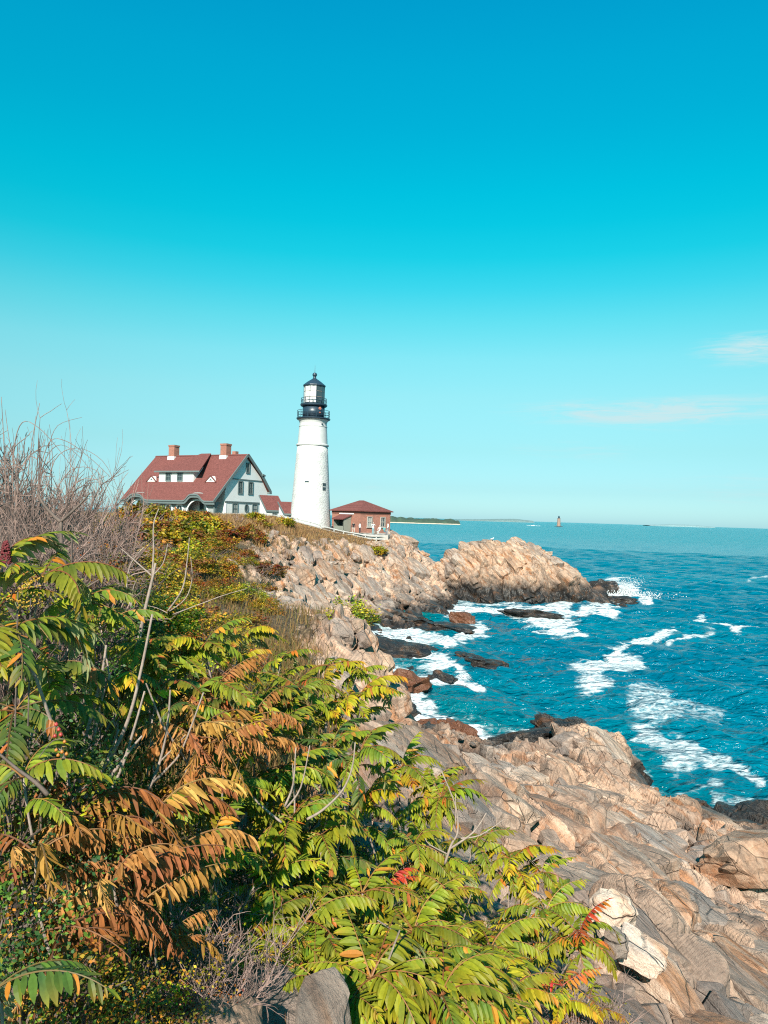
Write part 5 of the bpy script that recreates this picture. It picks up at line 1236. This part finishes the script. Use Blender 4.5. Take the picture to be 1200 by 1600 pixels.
bare_plant('bare_sumac', 'leafless grey stem forking up beside the withered curtain leaves', [[(232, 1235), (250, 1190), (262, 1130), (266, 1078), .010], [(240, 1222), (262, 1200), (285, 1170), (318, 1082), .009], [(250, 1190), (275, 1165), (290, 1148), .006]], 4.2, M['bark'])
bare_plant('bare_sumac', 'dark forked bare shrub under the thicket at upper left', [[(118, 930), (112, 905), (98, 870), (95, 815), .022], [(95, 815), (84, 806), (66, 785), (58, 765), .013], [(95, 815), (112, 800), (128, 785), (140, 770), .010], [(112, 905), (112, 860), (114, 820), .008], [(120, 930), (140, 915), (165, 900), .008], [(157, 908), (165, 880), (172, 862), .006]], 4.6, M['bark_dark'])
bare_plant('bare_sumac', 'forked bare shrub with a broken cross branch in mid slope', [[(215, 1010), (225, 960), (238, 905), (243, 880), .020], [(238, 900), (240, 860), (240, 820), (248, 795), .010], [(238, 900), (255, 880), (262, 850), .007], [(240, 902), (215, 880), (190, 858), .009], [(205, 950), (198, 915), (205, 880), (225, 855), .008], [(205, 950), (208, 920), (214, 905), .006]], 7.0, M['bark'])
bare_plant('bare_sumac', 'pale bare stems fanning out of the slope above the topmost sumac', [[(262, 955), (285, 920), (292, 880), (296, 840), .010], [(265, 955), (290, 935), (300, 905), (298, 870), .007], [(270, 960), (310, 945), (350, 930), (385, 920), .007], [(262, 958), (245, 950), (225, 945), .006]], 8.0, M['bark'])
bare_plant('bare_twig', 'curved pale bare twig arching among lime fronds in the centre', [[(480, 1280), (505, 1265), (535, 1235), (550, 1200), (555, 1160), .009], [(445, 1260), (458, 1225), (462, 1168), .008], [(448, 1262), (470, 1230), (484, 1165), .007], [(440, 1285), (415, 1265), (395, 1245), (375, 1215), .008]], 4.5, M['bark'])
bare_plant('bare_twig', 'forked pale twig standing above fronds before the pink rock', [[(695, 1350), (705, 1320), (715, 1300), (712, 1260), (690, 1205), .011], [(705, 1325), (740, 1300), (760, 1270), .010], [(720, 1310), (750, 1305), (785, 1282), .007], [(700, 1335), (672, 1320), (664, 1310), .006], [(712, 1290), (712, 1240), .008]], 5.9, M['bark'])
bare_plant('bare_twig', 'reddish leaning bare cane at the lower picture edge', [[(75, 1242), (55, 1222), (25, 1200), (-10, 1170), .010]], 3.0, M['bark_dark'])

# ------------------------------------------------------------------ shrubs: twig clouds and leafy bushes
def twig_bush_mesh(name, seed, R, H, n, rad, curve=.35, up=.8, sub=3, lean=(0, 0)):
    r = random.Random(seed); mb = MB()
    def grow(p, d, L, rd, depth):
        pts = [p]; k = 4
        for i in range(k):
            d = (d+Vector((r.gauss(0, .16), r.gauss(0, .16), r.gauss(-.02, .10)))).normalized(); p = p+d*(L/k); pts.append(p)
        mb.tube(pts, [rd*(1-.45*i/k) for i in range(k+1)], 3, cap=False)
        if depth:
            for q in range(sub):
                t = r.choice(pts[1:]); dd = (d+Vector((r.gauss(0, .55), r.gauss(0, .55), r.gauss(.18, .35)))).normalized(); grow(t, dd, L*r.uniform(.35, .65), rd*.5, depth-1)
    for i in range(n):
        a = r.uniform(0, 6.283); t = math.sqrt(r.random()); b = Vector((math.cos(a)*R*.6*t, math.sin(a)*R*.6*t, r.uniform(0, .35)*H*(1-t*.6))); d = Vector((math.cos(a)*t*.8+lean[0], math.sin(a)*t*.8+lean[1], up)).normalized(); grow(b, d, H*r.uniform(.35, .62), rad*r.uniform(.7, 1.3), 2)
    return mb.mesh(name)
def leafy_bush(seed, R, H, n, size, pal, clumps=34, ratio=.62):
    """leaf quads gathered on twig ends over a lumpy dome"""
    r = np.random.RandomState(seed); V, C = [], []
    cl = []
    for i in range(clumps):
        a = r.uniform(0, 6.283); e_ = np.arccos(r.uniform(-.05, 1)); q = r.uniform(.55, 1.08); cl.append((math.cos(a)*math.sin(e_)*R*q, math.sin(a)*math.sin(e_)*R*q, .12*H+math.cos(e_)*H*.88*q, r.uniform(.12, .27)*R, r.randint(len(pal)), r.uniform(.6, 1.25)))
    cl = np.array(cl); pick = r.randint(0, clumps, n); o = cl[pick]
    p = o[:, :3]+r.normal(0, 1, (n, 3))*(o[:, 3:4]*np.array([.62, .62, .5])); p[:, 2] = np.abs(p[:, 2])
    d = r.normal(0, 1, (n, 3)); d[:, 2] = d[:, 2]*.6; d /= np.linalg.norm(d, axis=1, keepdims=True)
    s = np.cross(d, r.normal(0, 1, (n, 3))+np.array([0, 0, .8])); s /= np.linalg.norm(s, axis=1, keepdims=True)
    L = size*r.uniform(.6, 1.3, (n, 1)); W = L*ratio
    V = np.stack([p, p+d*L*.5+s*W*.5, p+d*L, p+d*L*.5-s*W*.5], 1).reshape(-1, 3)
    palA = np.array(pal); kk = np.where(r.rand(n) < .72, o[:, 4].astype(int), r.randint(0, len(pal), n)); c = palA[kk]*(r.uniform(.65, 1.3, (n, 1))*o[:, 5:6])
    me = mesh_np('foliage', V, np.arange(n*4).reshape(-1, 4)); attr_c(me, np.repeat(np.clip(c, 0, .8), 4, axis=0)); me.materials.append(M['bush_leaf']); return me
def bush_stems(seed, R, H, n=14):
    r = random.Random(seed); mb = MB()
    for i in range(n):
        a = r.uniform(0, 6.28); t = r.random(); e_ = Vector((math.cos(a)*R*.8*t, math.sin(a)*R*.8*t, H*r.uniform(.5, 1.0)*(1-.3*t))); m_ = e_*.5+Vector((r.gauss(0, .06), r.gauss(0, .06), 0)); mb.tube([(0, 0, -.2), m_, e_], [.018*R, .012*R, .006*R], 4)
    me = mb.mesh('stems'); me.materials.append(M['bark_dark']); return me
OLIVE, GOLD, RUST, MAROON, SAGE = (.16, .16, .022), (.36, .235, .02), (.32, .12, .022), (.17, .05, .03), (.10, .12, .05)
KINDS_ = {
    'olive': ([OLIVE, LIME, GREEN, GOLD], 'leafy_bush'), 'rust': ([RUST, GOLD, MAROON, OLIVE], 'leafy_bush'), 'gold': ([GOLD, OLIVE, LIME, RUST], 'leafy_bush'), 'green': ([GREEN, DEEP, DEEP, OLIVE, GREEN], 'leafy_bush')}  # green mix weighted to DEEP: shadow on the bank put into leaf colour
BM_ = {}
for kn, (pal, nm) in KINDS_.items():
    for sz in ('near', 'mid', 'far'):
        n_, s_, cl_ = {'near': (1500, .052, 22), 'mid': (3600, .088, 40), 'far': (2200, .17, 34)}[sz]
        BM_[kn, sz] = [(leafy_bush(abs(hash((kn, sz, q))) % 9999 if False else 1000+len(BM_)*10+q, 1.0, .95, n_, s_, pal, cl_), bush_stems(50+len(BM_)*3+q, 1.0, .95)) for q in range(2)]
TW = {'near': [twig_bush_mesh('branches', 400+q, 1.0, 1.5, 56, .015, sub=5) for q in range(3)], 'mid': [twig_bush_mesh('branches', 410+q, 1.0, 1.1, 20, .011, sub=4) for q in range(2)], 'far': [twig_bush_mesh('branches', 420+q, 1.0, 1.0, 16, .02, sub=3) for q in range(2)]}
for q in TW.values():
    for me in q: me.materials.append(M['twig'])
rb = random.Random(77)
def put_bush(kind, x, y, s, h, label, group, z=None, sz='mid'):
    zb = gz(x, y)-.06 if z is None else z; root = empty('leafy_bush' if kind != 'twig' else 'bare_shrub', (x, y, zb), rb.uniform(0, 6.28))
    if group: label = place_label(('tall ' if s*h > 1.3 else 'low ' if s*h < .4 else '')+LOOK[kind], x, y, zb+s*h*.7, 'bush')
    tag(root, label, 'bush', group); root.scale = (s, s, s*h)
    if kind == 'twig': link('branches', rb.choice(TW[sz]), None, root)
    else:
        f, st = rb.choice(BM_[kind, sz]); link('foliage', f, None, root); link('stems', st, None, root)
    return root
LANDMARKS = [(a, b, c) for a, b, c in (
    (62, 905, 'the broad leaved sumac'), (15, 875, 'the red fruit cone'), (28, 925, 'the tall goldenrod'), (150, 985, 'the goldenrod pair'), (222, 1010, 'the sumac under the forked shrub'), (318, 1012, 'the upswept topmost sumac'), (470, 1078, 'the sumac by the pale cliff edge'),
    (335, 1075, 'the highest withered sumac'), (300, 1145, 'the curtain of withered leaves'), (520, 1165, 'the blue green sumac'), (118, 1275, 'the large withered sumac'), (175, 1380, 'the hanging rag leaves'), (605, 1385, 'the red and orange leaves'), (95, 1140, 'the red rose hips'), (97, 1175, 'the orange rose hips'),
    (150, 1120, 'the cluster of bare stems'), (262, 1130, 'the forking grey stem'), (95, 840, 'the dark forked bare shrub'), (238, 900, 'the broken forked shrub'), (292, 900, 'the fan of pale stems'), (520, 1235, 'the curved bare twig'), (712, 1280, 'the forked pale twig'), (40, 1205, 'the leaning cane'),
    (500, 1582, 'the grey fibrous stone'), (345, 1588, 'the blue grey stone'), (400, 1540, 'the sandy brown rock'), (958, 1424, 'the white quartz block'), (452, 962, 'the big pale boulder'), (540, 985, 'the bush on the point'), (440, 915, 'the tan boulder'), (0, 1545, 'the corner frond'), (150, 720, 'the arching canes'),
    (308, 790, 'the arched porch'), (264, 797, 'the oval windows'), (220, 785, 'the far porch arch'), (380, 790, 'the white gable'), (425, 790, 'the red lean-to'), (460, 800, 'the small shed'), (487, 815, 'the tower foot'), (535, 820, 'the porch of the brick building'), (590, 868, 'the straw bush'), (400, 835, 'the top of the cliff'))]
USED = set(); USED_G = {}
def place_label(look, x, y, z, noun):
    """a label of its own: look + where it stands as seen in the picture"""
    q = CAM_M.transposed() @ (Vector((x, y, z))-Vector((0, 0, EYE))); u, v = 600+F*q.x/-q.z, 800-F*q.y/-q.z
    for a, b, ph in sorted(LANDMARKS, key=lambda m_: (m_[0]-u)**2+((m_[1]-v)*1.2)**2)[:14]:
        dx, dy = u-a, v-b
        opts = [('left of' if dx < 0 else 'right of'), ('above' if dy < 0 else 'below')]
        if abs(dy) > abs(dx): opts.reverse()
        far_ = math.hypot(dx, dy)
        for wd in (['beside'] if far_ < 30 else [])+opts:
            for near_ in (('',) if far_ < 90 else ('well ',)):
                if wd == 'beside' and near_: continue
                lb = '%s %s %s%s %s' % (look, noun, near_, wd, ph)
                if lb not in USED: USED.add(lb); return lb
    return '%s %s on the bank' % (look, noun)
LOOK = {'olive': 'olive and lime leafy', 'rust': 'rust and maroon leafy', 'gold': 'golden yellow leafy', 'twig': 'grey leafless twiggy', 'green': 'dark green leafy'}
# skyline thicket of leafless shrubs at the left (pixel of the crown top, distance, radius)
for u, vt, d, R, sz in ((-30, 665, 9, .95, 'near'), (15, 655, 10.5, 1.0, 'near'), (48, 672, 9.5, .9, 'near'), (85, 695, 11, .95, 'near'), (118, 718, 11.5, .85, 'near'), (30, 720, 8, .8, 'near'), (80, 745, 8.5, .75, 'near'), (140, 745, 12.5, .8, 'near'), (-10, 745, 7, .75, 'near'), (55, 790, 7.0, .6, 'near'), (-60, 640, 11, 1.1, 'near')):
    p = P(u, vt, d); g = gz(p.x, p.y); top = p.z-g
    put_bush('twig', p.x, p.y, R*1.15, max(.5, top/(1.55*R*1.15)), 'leafless grey brown shrub of the tall thicket on the skyline', 'leafless thicket', g-.05, sz)
bare_plant('arching_cane', 'long leafless canes arching out of the thicket against the sky', [
    [(60, 800), (62, 740), (78, 690), (105, 690), (140, 715), (172, 745), .006], [(70, 790), (85, 720), (120, 700), (160, 720), (185, 765), .005], [(60, 780), (70, 720), (95, 695), (130, 720), (165, 770), .005], [(80, 780), (110, 735), (150, 735), (180, 780), .005],
    [(20, 780), (22, 700), (35, 660), (60, 668), (90, 700), (120, 740), .006], [(10, 780), (6, 690), (2, 620), .006], [(40, 780), (50, 690), (62, 630), .006], [(48, 770), (52, 700), (56, 650), .004], [(75, 700), (90, 665), (128, 652), .004], [(30, 760), (15, 690), (8, 640), .005], [(90, 790), (125, 750), (160, 755), (178, 790), .004]], 8.6, M['twig'])
# slope of mixed bushes running down from the thicket to the headland
def slope_bushes(n, ureg, vreg, kinds, size, seed, label, group, sz, dfun):
    r = random.Random(seed); got = []
    for t in range(n*30):
        if len(got) >= n: break
        u, v = r.uniform(*ureg), r.uniform(*vreg)
        d = dfun(u, v, r)
        if d is None: continue
        p = P(u, v, d); k = r.choice(kinds); s = r.uniform(*size)
        if any((p.x-a)**2+(p.y-b)**2 < (.62*(s+c)/1.0)**2*.8 for a, b, c in got): continue
        got.append((p.x, p.y, s)); put_bush(k, p.x, p.y, s, r.uniform(.6, .95), label[k], group[k], None, sz)
def surf_d(u, v, r, lo=5, hi=110):
    """distance at which the line of sight through (u, v) meets the ground"""
    rv = ray(u, v); ds = np.geomspace(lo, hi, 90); z = land(np.column_stack([rv.x*ds, ds]))[0]; below = (EYE+rv.z*ds) < z+.25
    return None if not below.any() else float(ds[np.argmax(below)])
LB = {'olive': 'olive and lime leafed bush on the slope under the house', 'rust': 'rust and maroon leafed bush on the slope under the house', 'gold': 'golden leafed bush on the slope under the house', 'twig': 'grey leafless low bush on the slope under the house', 'green': 'fresh green leafed bush on the slope under the house'}
GB = {k: k+' bushes on the slope' for k in LB}
def mid_ok(u, v, r):
    d = surf_d(u, v, r)
    if d is None: return None
    p = P(u, v, d); so = land([(p.x, p.y)])[1][0]
    return d if so > .45 and 7 < d < 50 else None
def far_ok(u, v, r):
    d = surf_d(u, v, r)
    if d is None: return None
    p = P(u, v, d); so = land([(p.x, p.y)])[1][0]
    return d if so > .5 and 34 < d < 97 and not (p.y > 92 and p.x > -12) else None
slope_bushes(34, (150, 430), (815, 900), ['olive', 'gold', 'rust', 'gold', 'rust', 'twig'], (.8, 1.5), 5, LB, GB, 'mid', mid_ok)
slope_bushes(26, (160, 440), (870, 1000), ['olive', 'gold', 'gold', 'rust', 'rust', 'olive'], (.55, 1.0), 6, LB, GB, 'mid', mid_ok)
FB = {k: v.replace('on the slope under the house', 'along the headland brow below the house') for k, v in LB.items()}; FG = {k: k+' bushes on the headland brow' for k in LB}
slope_bushes(44, (190, 470), (803, 850), ['rust', 'gold', 'twig', 'rust', 'gold'], (.9, 1.6), 7, FB, FG, 'far', far_ok)
# hedge line before the house
for k in range(13):
    u = 200+k*17; p = P(u, 806, 78+k*1.6); put_bush(['twig', 'rust', 'gold', 'twig', 'olive'][k % 5], p.x, p.y, 1.35, .8, FB[['twig', 'rust', 'gold', 'twig', 'olive'][k % 5]], FG[['twig', 'rust', 'gold', 'twig', 'olive'][k % 5]], p.z-1.35, 'far')
p = P(278, 799, 100); put_bush('green', p.x, p.y, .85, 1.0, 'dark green bush before the oval windows of the house', None, p.z-.65, 'far')
p = P(540, 985, 30); put_bush('olive', p.x, p.y, 1.15, .85, 'olive bush on the point above the cove', None, None, 'mid')
p = P(505, 990, 32); put_bush('gold', p.x, p.y, .8, .7, 'golden low bush beside the olive bush on the point', None, None, 'mid')
p = P(462, 935, 40); put_bush('rust', p.x, p.y, .9, .9, 'rust bush at the back of the big pale boulder', None, None, 'mid')
p = P(480, 965, 37); put_bush('rust', p.x, p.y, .7, .7, 'small rust bush right of the big pale boulder', None, None, 'mid')
p = P(590, 868, 101); put_bush('gold', p.x, p.y, 1.25, .9, 'straw coloured bush on the cliff under the fence', None, None, 'far')
# undergrowth of the near bank
UL = {'green': 'dark green rose bush of the shaded undergrowth on the near bank', 'olive': 'olive low bush of the undergrowth among the sumacs', 'rust': 'withered brown low bush at the foot of the near bank', 'gold': 'yellow leafed low bush among the withered sumacs', 'twig': 'tangle of leafless twigs on the near bank'}
UG = {k: k+' undergrowth of the near bank' for k in UL}
for u, v, d, k, s in ((40, 1060, 3.6, 'green', .5), (110, 1080, 4.2, 'green', .55), (20, 1150, 3.2, 'green', .45), (70, 1180, 3.4, 'olive', .45), (180, 1120, 4.6, 'green', .5), (150, 1010, 5.4, 'green', .55), (210, 1180, 4.4, 'olive', .42), (30, 1260, 2.9, 'green', .4), (260, 1240, 4.2, 'green', .45), (230, 1340, 3.6, 'green', .4), (300, 1390, 3.8, 'olive', .4), (100, 1420, 2.8, 'green', .36), (230, 1430, 3.1, 'gold', .3), (40, 1400, 2.6, 'rust', .36),
                      (140, 1500, 2.7, 'rust', .34), (230, 1530, 2.8, 'rust', .3), (60, 1540, 2.5, 'rust', .32), (310, 1480, 3.3, 'twig', .34), (300, 1540, 3.1, 'rust', .26), (380, 1230, 5.2, 'green', .5), (350, 1160, 5.4, 'olive', .5), (480, 1180, 6.2, 'green', .5), (400, 1310, 4.7, 'green', .42), (520, 1330, 5.2, 'olive', .42), (600, 1290, 6.6, 'olive', .4), (520, 1480, 4.3, 'green', .36), (650, 1400, 5.4, 'olive', .38), (740, 1420, 5.8, 'green', .36),
                      (620, 1560, 3.9, 'green', .3), (720, 1590, 3.9, 'olive', .3), (850, 1580, 4.6, 'rust', .32), (900, 1570, 5.0, 'twig', .36), (930, 1560, 5.2, 'rust', .3), (170, 930, 7.0, 'green', .6), (250, 980, 7.5, 'olive', .55), (330, 950, 10, 'gold', .7), (380, 985, 11, 'rust', .7), (430, 1040, 10, 'gold', .5), (400, 1030, 9, 'olive', .5), (-20, 1330, 2.6, 'green', .4), (330, 1430, 3.9, 'twig', .36), (60, 850, 6, 'olive', .6), (20, 830, 6.5, 'twig', .6), (200, 880, 10, 'green', .7), (165, 815, 13, 'rust', .9), (190, 830, 12, 'gold', .8), (140, 830, 10, 'rust', .7), (215, 850, 11, 'gold', .8), (120, 840, 8, 'rust', .55), (170, 860, 9, 'olive', .6), (245, 835, 15, 'rust', .9)):
    p = P(u, v, d); g = gz(p.x, p.y); put_bush(k, p.x, p.y, s, 1.0, UL[k], UG[k], min(max(g-.05, p.z-s*1.15), p.z-s*.8), 'near')
# ------------------------------------------------------------------ flowers, hips, grass
def goldenrod(u, v, d, label, s=1.0, seed=0):
    r = random.Random(seed); tip = P(u, v, d); base = Vector((tip.x, tip.y+.05, min(gz(tip.x, tip.y), tip.z-.4))); root = empty('goldenrod', base); tag(root, label, 'flower', 'goldenrod in bloom')
    mb = MB(); mb.tube([(0, 0, 0), (tip-base)*.6, tip-base], [.005, .004, .003], 5); mb.build('stem', M['bark_dark'], root)
    mb = MB()
    for k in range(6):
        a = r.uniform(0, 6.28); q = tip-base+Vector((0, 0, r.uniform(-.10, .03)))*s; e_ = q+Vector((math.cos(a)*.10, math.sin(a)*.10, r.uniform(.0, .06)))*s
        for j in range(11):
            c = q.lerp(e_, j/10)+Vector((r.gauss(0, .007), r.gauss(0, .007), .006)); mb.add([c+Vector(o)*.0048*s*r.uniform(.6, 1.3) for o in ico], icf)
    tag(mb.build('flower_head', M['flower'], root), kind='stuff')
M['flower'] = plain('goldenrod_yellow', (.50, .27, .015), .7, var=.4, scale=40)
goldenrod(28, 925, 3.3, 'tall goldenrod head beside the fruiting sumac', 1.0, 1); goldenrod(48, 935, 3.35, 'goldenrod head right of the tallest one', .8, 2); goldenrod(150, 975, 4.4, 'goldenrod blooming beside the small green sumac', 1.0, 3); goldenrod(160, 1000, 4.3, 'lower goldenrod blooming beside the small green sumac', .9, 4); goldenrod(40, 1360, 2.9, 'few yellow petals among the withered leaves', .4, 5)
def hips(pts, m, d, label, rad):
    p0 = P(*pts[0], d); root = empty('rose_hips', p0); tag(root, label, 'berries'); 
    mb = MB(); tw = [P(pts[0][0]-40, pts[0][1]+25, d)-p0, P(pts[0][0]-18, pts[0][1]-2, d)-p0, Vector((0, 0, .01))]; tw = [tw[0], tw[0].lerp(tw[1], .5)+Vector((0, 0, .006)), tw[1], tw[1].lerp(tw[2], .6)+Vector((0, 0, .004)), tw[2]]; mb.tube(tw, .0018, 5); mb.build('stalk', M['bark_dark'], root)
    for u, v in pts:
        mb = MB(); mb.lathe([(rad*.3, -rad*.9), (rad*.85, -rad*.5), (rad, 0), (rad*.8, rad*.55), (rad*.3, rad*.9), (rad*.12, rad*1.2)], 10, P(u, v, d)-p0); mb.build('hip', m, root, True)
hips([(92, 1140), (86, 1150), (95, 1148), (88, 1132)], M['hip_red'], 3.0, 'cluster of red rose hips on a bristly stalk', .0085)
hips([(101, 1159), (88, 1172), (97, 1175), (104, 1178), (91, 1180)], M['hip_orange'], 3.0, 'cluster of orange rose hips under the red ones', .0075)
hips([(109, 1011), (112, 1013)], M['hip_red'], 3.6, 'single pair of red rose hips in the shaded bush', .009)
def grass_patch(name, n, pick, hgt, seed, label, wd=.02, pal=((.30, .19, .085), (.22, .13, .06), (.36, .25, .12), (.20, .12, .075))):
    r = np.random.RandomState(seed); V, C = [], []
    pts = pick(r, n); z = land(pts)[0]
    for (x, y), zz in zip(pts, z):
        a = r.uniform(0, 6.28); h = hgt*r.uniform(.45, 1.25)*(.42 if y > 95 else 1); lx, ly = r.normal(0, .28)*h, r.normal(0, .28)*h; dx, dy = math.cos(a)*wd*.5, math.sin(a)*wd*.5
        V += [(x-dx, y-dy, zz-.05), (x+dx, y+dy, zz-.05), (x+lx*.45+dx*.7, y+ly*.45+dy*.7, zz+h*.6), (x+lx*.45-dx*.7, y+ly*.45-dy*.7, zz+h*.6), (x+lx, y+ly, zz+h)]
        c = np.array(pal[r.randint(len(pal))])*r.uniform(.7, 1.25); C += [c]*5
    n_ = len(pts); b = np.arange(n_)[:, None]*5; Fq = np.concatenate([b+np.array([[0, 1, 2]]), b+np.array([[0, 2, 3]]), b+np.array([[3, 2, 4]])])
    me = mesh_np(name, V, Fq); attr_c(me, np.array(C)); return tag(link(name, me, M['grass']), label, kind='stuff')
def pick_brow(r, n):
    out = []
    while len(out) < n:
        x, y = r.uniform(-26, 2, 4*n), r.uniform(74, 108, 4*n); z, so = land(np.column_stack([x, y])); k = (so+r.normal(0, .12, len(so)) > .45) & (x < 1.5-(106-y)*.0+0) & ~((y > 107) & (x > -9))
        out += list(zip(x[k], y[k]))
    return np.array(out[:n])
grass_patch('dry_grass', 30000, pick_brow, .62, 3, 'dry tawny grass on the headland brow under the fence', .05)
def pick_slope(r, n):
    out = []
    while len(out) < n:
        d = np.exp(r.uniform(math.log(8), math.log(75), 4*n)); a = np.radians(r.uniform(-28, -1, 4*n)); x, y = d*np.sin(a), d*np.cos(a); so = land(np.column_stack([x, y]))[1]; k = so+r.normal(0, .1, len(so)) > .55; out += list(zip(x[k], y[k]))
    return np.array(out[:n])
grass_patch('undergrowth', 26000, pick_slope, .42, 4, 'dry brown undergrowth between the bushes of the slope', .022, ((.13, .08, .04), (.22, .14, .07), (.10, .09, .03), (.16, .085, .04)))
def pick_bank(r, n):
    x, y = r.uniform(-3.2, 2.6, n), r.uniform(2.2, 8.5, n); return np.column_stack([x, y])
grass_patch('leaf_litter', 9000, pick_bank, .16, 8, 'brown dry stalks and leaf litter under the sumacs', .012, ((.16, .08, .04), (.22, .13, .07), (.09, .05, .03), (.12, .11, .03)))
